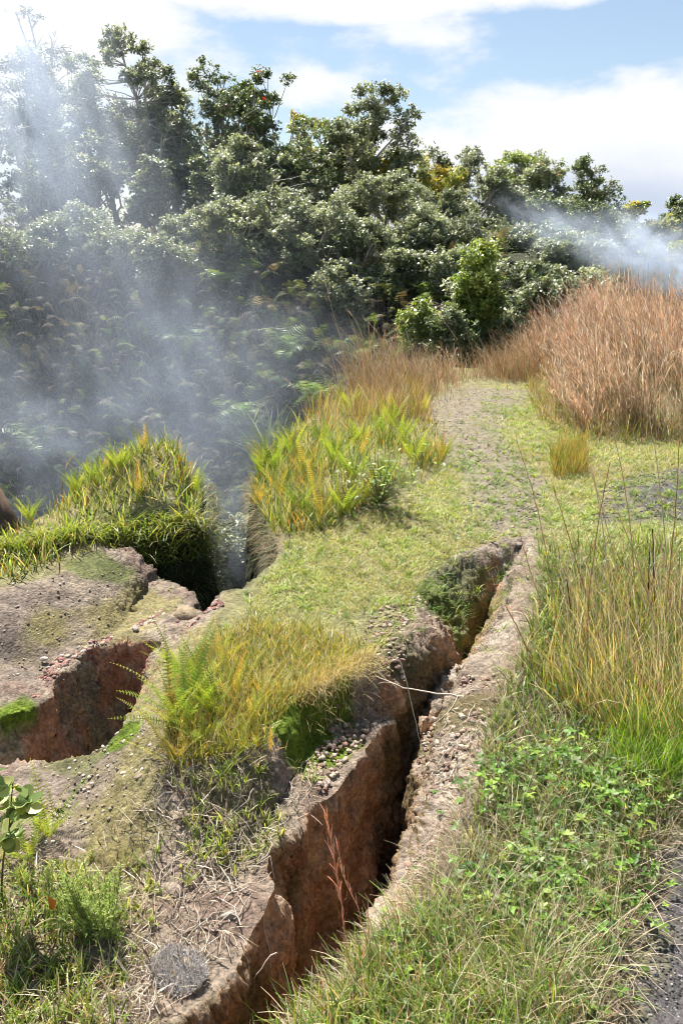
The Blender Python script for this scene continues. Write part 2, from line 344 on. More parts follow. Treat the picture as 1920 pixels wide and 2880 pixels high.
#==VEG==
# ---------------------------------------------------------------- vegetation kit
def samp(poly, n, z=0.0, rg=rng):
    """n points spread evenly over the outline as seen in the photo, put on the ground"""
    pu = [p[0] for p in poly]; pv = [p[1] for p in poly]; o = []; t = 0
    while t < n:
        u = rg.uniform(min(pu), max(pu), n*2); v = rg.uniform(min(pv), max(pv), n*2)
        k = inside(u, v, poly); o.append(np.stack([u[k], v[k]], 1)); t += k.sum()
        if len(o) > 200: break
    o = np.concatenate(o)[:n]
    x, y = U(o[:, 0], o[:, 1], z)
    return x, y
def ground_pts(x, y, sink=.004):
    return np.stack([x, y, height(x, y)-sink], 1)
def blades(P, L, W, az, lean0, lean1, c0, c1, seg=3, twist=None, taper=.15, rg=rng):
    n = len(P); L = np.broadcast_to(L, n); W = np.broadcast_to(W, n)
    d = np.stack([np.sin(az), np.cos(az), 0*az], 1); z = np.array((0, 0, 1.0))
    tw = -np.asarray(az)+rg.normal(0, .75, n) if twist is None else twist
    pts = [P]; p = P
    for i in range(seg):
        a = lean0+(lean1-lean0)*((i+.5)/seg)
        p = p+(L/seg)[:, None]*(np.cos(a)[:, None]*z+np.sin(a)[:, None]*d); pts.append(p)
    side = np.stack([np.cos(tw), np.sin(tw), 0*tw], 1)
    V = np.zeros((n, (seg+1)*2, 3)); C = np.zeros((n, (seg+1)*2, 3))
    for i, p in enumerate(pts):
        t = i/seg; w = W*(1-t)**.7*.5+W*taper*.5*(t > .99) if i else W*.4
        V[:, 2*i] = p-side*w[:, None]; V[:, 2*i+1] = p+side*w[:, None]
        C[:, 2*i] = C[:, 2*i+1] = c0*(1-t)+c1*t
    b = np.arange(n)[:, None, None]*((seg+1)*2)
    F = np.array([[2*i, 2*i+1, 2*i+3, 2*i+2] for i in range(seg)])[None]+b
    return V.reshape(-1, 3), F.reshape(-1, 4), C.reshape(-1, 3)
def rotm(az, tilt, roll=None):
    """local +Z up; tilt leans towards the azimuth"""
    ca, sa, ct, st = np.cos(az), np.sin(az), np.cos(tilt), np.sin(tilt)
    X = np.stack([ca, -sa, 0*az], 1); Yv = np.stack([sa*ct, ca*ct, -st], 1); Z = np.stack([sa*st, ca*st, ct], 1)
    if roll is not None:
        cr, sr = np.cos(roll)[:, None], np.sin(roll)[:, None]; X, Z = X*cr+Z*sr, Z*cr-X*sr
    return np.stack([X, Yv, Z], 2)
def stamp(tv, tf, P, M, s, col, tc=None):
    n = len(P); k = len(tv); s = np.broadcast_to(s, n)
    V = np.einsum('nij,kj->nki', M, tv)*s[:, None, None]+P[:, None]
    F = tf[None]+np.arange(n)[:, None, None]*k
    C = np.repeat(col[:, None], k, 1)
    if tc is not None: C = C*tc[None]
    return V.reshape(-1, 3), F.reshape(-1, tf.shape[1]), C.reshape(-1, 3)
def join(parts):
    V = []; F = []; C = []; o = 0
    for v, f, c in parts: V.append(v); F.append(f+o); C.append(c); o += len(v)
    return np.concatenate(V), np.concatenate(F), np.concatenate(C)
def pick(n, cols, w=None, var=.4, rg=rng):
    cols = np.array(cols, float); i = rg.choice(len(cols), n, p=None if w is None else np.array(w)/sum(w))
    return cols[i]*rg.uniform(1-var, 1+var, (n, 1))*rg.uniform(.93, 1.07, (n, 3))
def tube(pts, rad, ns=6, col=(.2, .15, .1)):
    pts = np.array(pts, float); n = len(pts); rad = np.broadcast_to(rad, n)
    t = np.gradient(pts, axis=0); t /= np.linalg.norm(t, axis=1, keepdims=True)+1e-9
    ref = np.array((0, 0, 1.0)) if abs(t[:, 2]).mean() < .8 else np.array((1.0, 0, 0))
    a = np.cross(t, ref); a /= np.linalg.norm(a, axis=1, keepdims=True)+1e-9; b = np.cross(t, a)
    ang = np.linspace(0, 2*math.pi, ns, endpoint=False)
    V = pts[:, None]+rad[:, None, None]*(a[:, None]*np.cos(ang)[None, :, None]+b[:, None]*np.sin(ang)[None, :, None])
    F = []
    for i in range(n-1):
        for j in range(ns): F.append((i*ns+j, i*ns+(j+1) % ns, (i+1)*ns+(j+1) % ns, (i+1)*ns+j))
    V = V.reshape(-1, 3)
    return V, np.array(F), np.tile(np.array(col, float), (len(V), 1))
def bez(a, b, c, n=6):
    t = np.linspace(0, 1, n)[:, None]; a, b, c = map(np.array, (a, b, c))
    return a*(1-t)**2+2*b*t*(1-t)+c*t*t

# leaf templates
def leaf_quad(l=1.0, w=.5, fold=.12):        # two-quad leaf with a fold along the midrib
    v = np.array([(0, 0, 0), (0, l*.5, fold*.0+.06*l), (0, l, 0), (w*.5, l*.45, fold), (-w*.5, l*.45, fold)])
    f = np.array([(0, 3, 2, 1), (0, 1, 2, 4)]); return v, f
def frond_tmpl(n=22, l=1.0, w=.16, arch=.9, droop=0.0, rg=rng, pw=.75):
    """pinnate frond growing from the origin along +Z and arching to +Y"""
    V = []; F = []; C = []
    t = np.linspace(0, 1, n+1); ang = .15+arch*t**1.4; dz = np.cos(ang)/n*l; dy = np.sin(ang)/n*l
    zc = np.concatenate([[0], np.cumsum(dz[:-1])]); yc = np.concatenate([[0], np.cumsum(dy[:-1])])
    for i in range(n):
        k = len(V); r = .006*(1-.7*t[i]); r2 = .006*(1-.7*t[i+1])
        V += [(-r, yc[i], zc[i]), (r, yc[i], zc[i]), (r2, yc[i+1], zc[i+1]), (-r2, yc[i+1], zc[i+1])]; F.append((k, k+1, k+2, k+3)); C += [(.9, .7, .5)]*4
    for i in range(int(n*.12)+1, n+1):
        prof = min(1, (t[i]-.05)*5)*(1-t[i]**2.2)**.8+.08
        for s in (-1, 1):
            L = w*prof*rg.uniform(.85, 1.1); W = l/n*pw*.5*(.5+.5*prof)
            up = np.array((0, math.sin(ang[i]), math.cos(ang[i]))); o = np.array((0, yc[i], zc[i])); nn = np.array((0, math.cos(ang[i]), -math.sin(ang[i])))
            d = np.array((s, 0, 0))+.28*up+nn*(rg.uniform(-.25, .15)+droop); d /= np.linalg.norm(d)
            k = len(V); m = o+d*L*.45; e = o+d*L
            V += [tuple(o-up*W*.5), tuple(o+up*W*.5), tuple(m+up*W*.62), tuple(m-up*W*.5), tuple(e+up*W*.12), tuple(e-up*W*.12)]
            F += [(k, k+1, k+2, k+3), (k+3, k+2, k+4, k+5)]; q = rg.uniform(.8, 1.15); C += [(q, q, q)]*6
    return np.array(V), np.array(F), np.array(C)
def rock_tmpl(seed, flat=.65, rough=.28):
    import bmesh
    bm = bmesh.new(); bmesh.ops.create_icosphere(bm, subdivisions=2, radius=1)
    v = np.array([x.co[:] for x in bm.verts]); f = np.array([[q.index for q in p.verts] for p in bm.faces]); bm.free()
    v = v*(1+rough*fbm(v[:, 0]+seed*7, v[:, 1], v[:, 2], 1.3, 3)[:, None]*1.6); 
    for k in range(5):                      # flat broken faces
        d = rng.normal(size=3); d /= np.linalg.norm(d); h = rng.uniform(.55, .8); q = v@d; v = v-np.maximum(q-h, 0)[:, None]*d*.9
    v[:, 2] *= flat; return v, f

# ---------------------------------------------------------------- turf, tussocks and other ground cover
TURF = [(560, 1410), (590, 1340), (628, 1262), (700, 1225), (900, 1180), (1000, 1100), (1000, 1020), (960, 960), (1000, 915), (1090, 885), (1260, 880), (1340, 1000), (1568, 1000), (1850, 1000), (1850, 1320), (1568, 1310), (1280, 1260),
        (1225, 1225), (1130, 1242), (1050, 1272), (985, 1308), (945, 1370), (950, 1430), (880, 1480), (800, 1555), (720, 1540), (640, 1470)]
def thin(x, y, keep): k = rng.uniform(0, 1, len(x)) < keep; return x[k], y[k]
def add_turf():
    x, y = samp(TURF, 120000)
    w = sm(pdist(x, y, WORN)/.25+.35); g = sm(pdist(x, y, GRAVEL2)/.12+.5)
    n1 = fbm(x, y, 0*x, 2.2, 4); n2 = fbm(x+40, y, 0*x, 9, 3)
    keep = np.clip(.85+1.1*n1+.9*n2-w*1.45-g*1.5, .02, 1)
    keep *= (pdist(x, y, CRACK) < -.03)*(pdist(x, y, PIT) < -.02)
    x, y = thin(x, y, keep)
    n = len(x); r = np.hypot(x, y); lush = fbm(x, y, 0*x+5, 1.1, 3)
    c = pick(n, [(.46, .50, .15), (.34, .42, .11), (.62, .57, .36), (.16, .25, .05)], [5, 4, 3, 1.5]); c = mixc(c, np.array((.42, .34, .2)), .25-lush*.9)
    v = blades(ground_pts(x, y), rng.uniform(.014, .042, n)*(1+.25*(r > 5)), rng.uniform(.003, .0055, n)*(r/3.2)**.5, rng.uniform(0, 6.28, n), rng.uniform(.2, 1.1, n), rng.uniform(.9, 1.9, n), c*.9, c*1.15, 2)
    tag(obj('short_turf', mesh('short_turf', *v[:2], M_GRASS, v[2])), 'short yellow-green turf trodden along the top of the rock tongue and the path', 'turf', kind='stuff')
    # low star-shaped crabgrass tufts creeping over the turf edges
    P = [(870, 1290, 330, 200, 260), (1180, 1170, 260, 120, 260), (1500, 1120, 330, 160, 500), (1060, 1340, 130, 70, 60), (1150, 1310, 120, 60, 60), (1240, 1000, 180, 110, 260), (1190, 940, 90, 40, 120), (1080, 1060, 150, 60, 130), (640, 1330, 120, 90, 60)]
    xs = []; ys = []
    for u, v_, su, sv2, m in P:
        a, b = U(u+rng.normal(0, su*.5, m), np.clip(v_+rng.normal(0, sv2*.5, m), 895, 1480), 0); xs.append(a); ys.append(b)
    x = np.concatenate(xs); y = np.concatenate(ys); k = (pdist(x, y, PIT) < -.03)*(pdist(x, y, CRACK) < 0); x = x[k]; y = y[k]
    q = 9; x = np.repeat(x, q); y = np.repeat(y, q); n = len(x); cb = np.repeat(pick(n//q, [(.22, .32, .05), (.30, .38, .09), (.14, .24, .04)]), q, 0)
    v = blades(ground_pts(x+rng.normal(0, .006, n), y+rng.normal(0, .006, n)), rng.uniform(.03, .075, n), .0055, rng.uniform(0, 6.28, n), rng.uniform(.3, 1.0, n), rng.uniform(1.1, 1.8, n), cb, cb*1.1, 3)
    tag(obj('crabgrass_tufts', mesh('crabgrass_tufts', *v[:2], M_GRASS, v[2])), 'low star-shaped tufts of crabgrass dotted over the path and turf', 'grass', kind='stuff')

def tussock(name, x, y, L, W, lean, cols, wts, label, cat, mat=None, seg=4, dirn=None, dspread=9, base_dark=.7, tip=1.15, ltip=None, zoff=0):
    n = len(x); P = ground_pts(x, y); P[:, 2] += zoff
    az = rng.uniform(0, 6.28, n) if dirn is None else dirn+rng.normal(0, dspread, n)
    c = pick(n, cols, wts); l0 = np.abs(rng.normal(0, lean[0], n)); l1 = l0+np.abs(rng.normal(lean[1], lean[1]*.5, n))
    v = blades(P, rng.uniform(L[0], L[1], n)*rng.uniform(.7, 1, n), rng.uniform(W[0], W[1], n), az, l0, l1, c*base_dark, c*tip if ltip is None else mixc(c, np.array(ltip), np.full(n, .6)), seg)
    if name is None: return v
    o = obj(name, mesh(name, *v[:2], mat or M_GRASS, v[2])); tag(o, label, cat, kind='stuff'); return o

SLOPE = [(1235, 1270), (1300, 1255), (1568, 1250), (1900, 1270), (1900, 2000), (1600, 1880), (1500, 1990), (1450, 2110), (1420, 2250), (1395, 2352), (1350, 2700), (500, 2900), (600, 2500), (690, 2330), (800, 2230), (900, 2150), (985, 2060), (1060, 1960), (1095, 1850), (1110, 1700), (1150, 1600), (1215, 1480), (1240, 1380)]
def add_slope():
    x, y = samp(SLOPE, 30000)
    n1 = fbm(x, y, 0*x, 2.0, 3); n2 = fbm(x+30, y+7, 0*x, 5, 3)
    gm = sm(pdist(x, y, GRAVEL1)/.05+1.2); x, y = thin(x, y, np.clip(.8+n2*.6-gm, .0, 1)); 
    nn = fbm(x, y, 0*x, 2.0, 3); k = nn > -.08
    edge = sm(1-(-pdist(x, y, CRACK))/.28)
    n = len(x); c = pick(n, [(.15, .25, .05), (.26, .36, .09), (.07, .12, .025), (.60, .54, .38), (.30, .18, .11)], [4, 4, 3, 2.6, .8])
    c = mixc(c, np.array((.5, .42, .3)), edge*.7)
    L = rng.uniform(.05, .16, n)*(1+.5*n1[:0].sum())*(1+.6*np.clip(nn, -.4, .6)); r = np.hypot(x, y)
    L = L*np.clip(.45+(r-1.2)*.55, .45, 1.15)
    l0 = np.abs(rng.normal(0, .45, n)); l1 = l0+np.abs(rng.normal(.8, .5, n))
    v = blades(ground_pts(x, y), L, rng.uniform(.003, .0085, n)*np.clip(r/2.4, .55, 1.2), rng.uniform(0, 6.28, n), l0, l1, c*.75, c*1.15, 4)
    tag(obj('slope_grass', mesh('slope_grass', *v[:2], M_GRASS, v[2])), 'mixed green and straw grass on the slope right of the main crack', 'grass', kind='stuff')
    # straw blades hanging over the lip of the crack
    m = 2600; lip = [(1235, 1300), (1215, 1480), (1120, 1650), (1090, 1850), (1040, 1960), (960, 2060), (870, 2160), (780, 2270), (680, 2360)]
    t = rng.uniform(0, len(lip)-1.001, m); i = t.astype(int); f = t-i; lp = np.array(lip, float); uv = lp[i]*(1-f[:, None])+lp[i+1]*f[:, None]+rng.normal(0, 22, (m, 2))
    x, y = U(uv[:, 0], uv[:, 1], -.02)
    tussock('lip_straw', x, y, (.04, .12), (.0014, .0026), (.5, 1.0), [(.55, .46, .33), (.62, .55, .42), (.42, .33, .2), (.3, .34, .1)], [4, 3, 2, 2], 'pale dead grass hanging over the right lip of the main crack', 'dead grass', M_DRY, dirn=-1.6, dspread=.8)
    # taller tussock of sedge in the upper half of the slope
    TS = [(1290, 1380), (1568, 1350), (1900, 1350), (1900, 1900), (1568, 1780), (1430, 1740), (1290, 1650), (1220, 1560)]
    x, y = samp(TS, 8000); x, y = thin(x, y, np.clip(.55+1.6*fbm(x+3, y, 0*x, 2.5, 3), .02, 1))
    tussock('tall_sedge', x, y, (.14, .38), (.003, .0065), (.22, .6), [(.13, .22, .04), (.30, .34, .08), (.58, .48, .30), (.30, .17, .10), (.7, .62, .44)], [2.4, 2, 3.4, 1.6, 2.4], 'knee-high sedge and straw standing on the right slope', 'sedge', dirn=-1.2, dspread=1.3)
    # rank grass leaning over the near end of the crack, and straw tangles on the lower slope
    x, y = samp([(560, 2352), (640, 2300), (740, 2250), (860, 2170), (960, 2110), (1120, 2100), (1250, 2250), (1300, 2352), (1300, 2700), (450, 2700)], 4200, -.02)
    tussock('near_end_grass', x, y, (.07, .17), (.003, .006), (.4, .8), [(.20, .32, .05), (.32, .40, .08), (.58, .50, .32), (.40, .22, .12), (.10, .17, .03)], [4, 3, 3, 1.3, 2], 'rank mixed grass closing the near end of the main crack', 'grass', dirn=-.9, dspread=1.4)
    x, y = samp([(1120, 1700), (1250, 1600), (1568, 1700), (1560, 1880), (1450, 2050), (1400, 2352), (1000, 2352), (980, 2100), (1090, 1950)], 3000, .02)
    tussock('slope_straw', x, y, (.08, .24), (.0016, .0032), (.6, .8), [(.62, .54, .38), (.50, .40, .26), (.36, .24, .15), (.30, .36, .10)], [4, 3, 1.6, 2], 'tangled straw and thin seed stalks over the lower right slope', 'dead grass', M_DRY)
    x, y = samp([(1270, 1420), (1568, 1380), (1750, 1380), (1750, 1750), (1500, 1720), (1320, 1620)], 420); n = len(x)
    tussock('sedge_stems', x, y, (.35, .62), (.0022, .0036), (.12, .35), [(.48, .34, .22), (.36, .22, .14), (.62, .52, .38)], None, 'thin brown flowering stems standing above the sedge', 'sedge', M_DRY, seg=6, dirn=-1.4, dspread=.7)
    # vivid bunch of grass at the right edge
    xs, ys = samp([(1380, 1700), (1568, 1640), (1700, 1700), (1568, 1830), (1420, 1820)], 1800)
    tussock('bright_grass', xs, ys, (.12, .24), (.003, .005), (.35, .5), [(.20, .36, .04), (.28, .42, .07)], None, 'bright green leafy grass near the right edge of the slope', 'grass')
    # broad-leaved herbs
    lv, lf = leaf_quad(1, .55, .1)
    HZ = [[(1110, 1790), (1250, 1700), (1450, 1780), (1500, 1900), (1380, 2050), (1120, 2020), (1060, 1960)], [(1000, 2020), (1400, 1980), (1430, 2250), (1380, 2500), (600, 2500), (700, 2330), (900, 2150)], [(1400, 1280), (1800, 1250), (1800, 1750), (1350, 1750), (1250, 1500)]]
    V = []
    for z_, m, sc in ((HZ[0], 1500, .018), (HZ[1], 1100, .017), (HZ[2], 800, .018)):
        x, y = samp(z_, m, .06); x = x+rng.normal(0, .07, len(x)); y = y+rng.normal(0, .07, len(y)); x, y = thin(x, y, np.clip(.55+2.2*fbm(x+2, y, 0*x, 4, 3), .04, 1)); n = len(x); P = ground_pts(x, y, 0); P[:, 2] += rng.uniform(.02, .10, n)*np.clip(np.hypot(x, y)-1, .3, 1)
        az = rng.uniform(0, 6.28, n); c = pick(n, [(.07, .15, .02), (.14, .27, .035), (.26, .38, .06), (.22, .28, .12)], [4, 4, 1.6, 1]); s = rng.uniform(.7, 1.5, n)*sc
        for k in (-1.15, 0, 1.15, 2.6):
            V.append(stamp(lv, lf, P, rotm(az+k, rng.uniform(-.5, .35, n), rng.normal(0, .2, n)), s*(1 if k == 0 else .85), c))
        q = tussock(None, x, y, (.04, .1), (.0015, .002), (.3, .4), [(.16, .15, .06)], None, '', ''); V.append(q)
    v = join(V); tag(obj('broadleaf_herbs', mesh('broadleaf_herbs', *v[:2], M_HERB, v[2])), 'low clover-like broadleaf herbs crowding the right slope', 'herb', kind='stuff')
    # creeping stems towards the black gravel
    x, y = samp([(1300, 2000), (1480, 1850), (1620, 1800), (1560, 1960), (1450, 2150), (1440, 2352), (1300, 2500), (1150, 2400)], 5200)
    tussock('creeping_runners', x, y, (.03, .10), (.0012, .0024), (1.1, .45), [(.40, .32, .22), (.24, .17, .12), (.5, .44, .34), (.25, .28, .1)], [3, 3, 2, 2], 'dry creeping grass runners along the edge of the black gravel', 'dead grass', M_DRY, seg=3)

def add_litter():
    LT = [(380, 1790), (500, 1790), (640, 1750), (745, 1780), (730, 1850), (690, 1895), (640, 1960), (635, 2020), (590, 2100), (545, 2200), (430, 2352), (300, 2600), (-300, 2700), (-300, 2000), (0, 1960), (120, 1985), (250, 1930), (330, 1900), (400, 1850)]
    x, y = samp(LT, 4200, -.16); n1 = fbm(x, y, 0*x, 4, 3); u0 = y < 1.8
    x, y = thin(x, y, np.clip(.7+n1*1.6, .05, 1)*(pdist(x, y, CRACK) < -.01))
    tussock('dry_runners', x, y, (.03, .12), (.0022, .0046), (1.32, .22), [(.56, .47, .36), (.40, .31, .22), (.70, .62, .52), (.16, .11, .08)], [4, 3, 3, 2], 'tangle of dry creeping roots and runners on the left block', 'dead grass', M_DRY, seg=3, zoff=.012)
    x, y = samp(LT, 900, -.16); x, y = thin(x, y, (pdist(x, y, CRACK) < -.01)*1.0*np.clip(.6+fbm(x+9, y, 0*x, 3, 3)*2, 0, 1)); q = 8
    x = np.repeat(x, q)+rng.normal(0, .007, len(x)*q); y = np.repeat(y, q)+rng.normal(0, .007, len(y)*q)
    tussock('runner_tufts', x, y, (.03, .065), (.0045, .0075), (.6, .6), [(.26, .38, .07), (.40, .46, .14), (.6, .55, .32)], [3, 3, 1.5], 'small green tufts sprouting along the dry runners', 'grass', seg=3, zoff=.012)
    # greener rank growth in the bottom left corner
    x, y = samp([(-300, 1990), (60, 2000), (200, 2130), (300, 2352), (400, 2600), (-300, 2700)], 1700, -.16)
    tussock('corner_grass', x, y, (.05, .13), (.004, .008), (.6, .8), [(.14, .24, .04), (.24, .32, .07), (.42, .36, .2), (.3, .17, .1)], [4, 3, 2.4, 1], 'rank green and straw grass filling the bottom left corner', 'grass', zoff=.01)

def add_fern_bank_grass():
    FB = [(395, 1600), (450, 1500), (560, 1425), (700, 1440), (800, 1465), (850, 1500), (800, 1550), (742, 1580), (665, 1620), (620, 1690), (560, 1740), (400, 1760), (385, 1690)]
    x, y = samp(FB, 5200, 0); x, y = thin(x, y, (pdist(x, y, LOW) < .16)*1.0)
    tussock('fern_bank_grass', x, y, (.05, .12), (.003, .006), (.45, .7), [(.32, .34, .06), (.50, .42, .14), (.42, .24, .05), (.20, .27, .05), (.55, .48, .28)], [4, 3, 1.5, 2, 2], 'yellow and orange grass behind the ferns on the mossy lip', 'grass')
    # blond fringe combed over the lip
    m = 1700; t = rng.uniform(0, 1, m)[:, None]; uv = np.array((690, 1585))*(1-t)+np.array((855, 1510))*t+rng.normal(0, 14, (m, 2)); x, y = U(uv[:, 0], uv[:, 1], 0)
    tussock('blond_fringe', x, y, (.06, .12), (.0018, .003), (.6, .9), [(.66, .56, .3), (.55, .48, .2)], None, 'blond grass fringe combed over the mossy lip', 'grass', M_DRY, dirn=2.6, dspread=.5)

def add_mound():
    pm = [(-5.5, 4.1), (-3.2, 3.9), (-2.3, 3.92), (-1.85, 4.12), (-1.74, 4.5), (-1.72, 5.0), (-1.45, 5.4), (-1.05, 5.4), (-.92, 5.0), (-.84, 4.45), (-1.1, 4.35), (-1.42, 4.2), (-1.25, 3.98), (-1.6, 3.5), (-2.2, 3.3), (-5, 3.1)]
    m = 19000; x = rng.uniform(-4.2, -.8, m); y = rng.uniform(3.0, 5.5, m); k = inside(x, y, pm)*(height(x, y) > -.35); x = x[k]; y = y[k]
    x, y = thin(x, y, np.clip(.8+fbm(x, y, 0*x, 3, 3), .1, 1))
    k = (x > -1.75) | (y < 3.9); lowg = x < -1.6; tussock('fringe_grass', x[lowg], y[lowg], (.06, .15), (.005, .010), (.5, .6), [(.24, .33, .07), (.42, .44, .12), (.58, .52, .32), (.42, .22, .06), (.11, .18, .03)], [5, 4, 3, 1.6, 2.4], 'shorter grass and orange-tipped fronds on the low ground left of the mound', 'grass'); x = x[~lowg]; y = y[~lowg]
    tussock('mound_grass', x, y, (.07, .21), (.006, .012), (.4, .6), [(.24, .33, .07), (.38, .42, .13), (.58, .52, .32), (.40, .20, .06), (.11, .18, .03)], [5, 4, 3, 1.2, 2.4], 'thick yellow-green grass capping the mound beyond the left slab', 'grass')
    m = 2600; t = rng.uniform(0, 1, m)[:, None]; q = np.array((-1.9, 3.75))*(1-t)+np.array((-.8, 4.34))*t; q = np.where(t < .5, np.array((-1.9, 3.78))*(1-2*t)+np.array((-1.38, 4.10))*2*t, np.array((-1.38, 4.10))*(2-2*t)+np.array((-.79, 4.35))*(2*t-1))+rng.normal(0, .04, (m, 2))
    P = np.stack([q[:, 0], q[:, 1], np.maximum(height(q[:, 0], q[:, 1]), -rng.uniform(0, .22, m))], 1); c = pick(m, [(.24, .34, .05), (.38, .42, .09), (.14, .22, .04), (.4, .34, .16)])
    vv = blades(P, rng.uniform(.07, .2, m), rng.uniform(.006, .011, m), 2.8+rng.normal(0, 1.0, m), rng.uniform(.2, 1.0, m), rng.uniform(.8, 2.3, m), c*.8, c*1.15, 4)
    tag(obj('mound_drape', mesh('mound_drape', *vv[:2], M_GRASS, vv[2])), 'grass draping over the front edge of the left mound', 'grass', kind='stuff')
    # trailing plants on the dark faces
    m = 6500; t = rng.uniform(0, 1, m); a = np.array([(-1.42, 4.12), (-1.12, 4.28), (-.8, 4.36), (-.86, 5.0), (-1.15, 5.5)]); i = np.minimum((t*4).astype(int), 3); f = (t*4-i)[:, None]; q = a[i]*(1-f)+a[i+1]*f+rng.normal(0, .02, (m, 2))
    P = np.stack([q[:, 0]+.02, q[:, 1]-.03, rng.uniform(0, 1, m)**1.5*-.75], 1)
    c = pick(m, [(.10, .14, .05), (.17, .22, .07), (.15, .12, .08), (.26, .22, .14)], [3, 2, 3, 1.5]); az = 2.7+rng.normal(0, .9, m)
    v = blades(P, rng.uniform(.04, .12, m), rng.uniform(.004, .009, m), az, rng.uniform(.5, 1.3, m), rng.uniform(1.8, 2.9, m), c, c, 3)
    tag(obj('trailing_plants', mesh('trailing_plants', *v[:2], M_GRASS, v[2])), 'dark trailing plants on the steep faces of the mound', 'plant', kind='stuff')

CB = [(-.58, 4.7), (-.5, 4.3), (-.36, 4.12), (-.1, 4.15), (.15, 4.45), (.35, 4.7), (.56, 5.1), (.78, 5.7), (.8, 6.4), (.8, 7.2), (.82, 8.2), (.9, 9.0), (.4, 8.6), (-.1, 7.8), (-.38, 6.8), (-.56, 5.9), (-.62, 5.3)]
def add_centre():
    m = 23000; x = rng.uniform(-.8, 1.3, m); y = 4+rng.uniform(0, 1, m)**1.3*5.2; k = inside(x, y, CB) & (pdist(x, y, PIT) < .02); x = x[k]; y = y[k]
    x, y = thin(x, y, np.clip(.75+fbm(x+8, y, 0*x, 3, 3)*1.2, .1, 1)*np.where(y > 6.6, .7, 1))
    k = y < 6.6
    tussock('outcrop_grass', x[k], y[k], (.07, .22), (.005, .011), (.4, .6), [(.24, .32, .07), (.38, .40, .13), (.50, .28, .08), (.11, .18, .04), (.56, .51, .34)], [4, 3.5, 1.4, 2.8, 2.2], 'dense green and orange-tipped grass over the central outcrop', 'grass')
    k = ~k
    tussock('outcrop_back_grass', x[k], y[k], (.16, .4), (.004, .007), (.25, .5), [(.26, .32, .06), (.42, .32, .16), (.5, .4, .26), (.36, .2, .12)], [2, 3, 3, 2], 'brownish grass thinning out behind the central outcrop', 'grass')
    # brown thatch curtain under the left overhang
    e = np.array([(-.60, 5.3), (-.51, 4.7), (-.39, 4.25), (-.31, 3.9)]); m = 2600; t = rng.uniform(0, 2.999, m); i = t.astype(int); f = (t-i)[:, None]; q = e[i]*(1-f)+e[i+1]*f+rng.normal(0, .025, (m, 2))
    P = np.stack([q[:, 0], q[:, 1], -rng.uniform(0, .22, m)], 1); c = pick(m, [(.16, .12, .06), (.28, .22, .1), (.12, .13, .04)])
    v = blades(P, rng.uniform(.05, .14, m), rng.uniform(.003, .006, m), -2.2+rng.normal(0, .8, m), rng.uniform(.6, 1.4, m), rng.uniform(1.9, 3.0, m), c, c, 3)
    tag(obj('thatch_curtain', mesh('thatch_curtain', *v[:2], M_DRY, v[2])), 'brown root thatch hanging under the left edge of the central outcrop', 'thatch', kind='stuff')

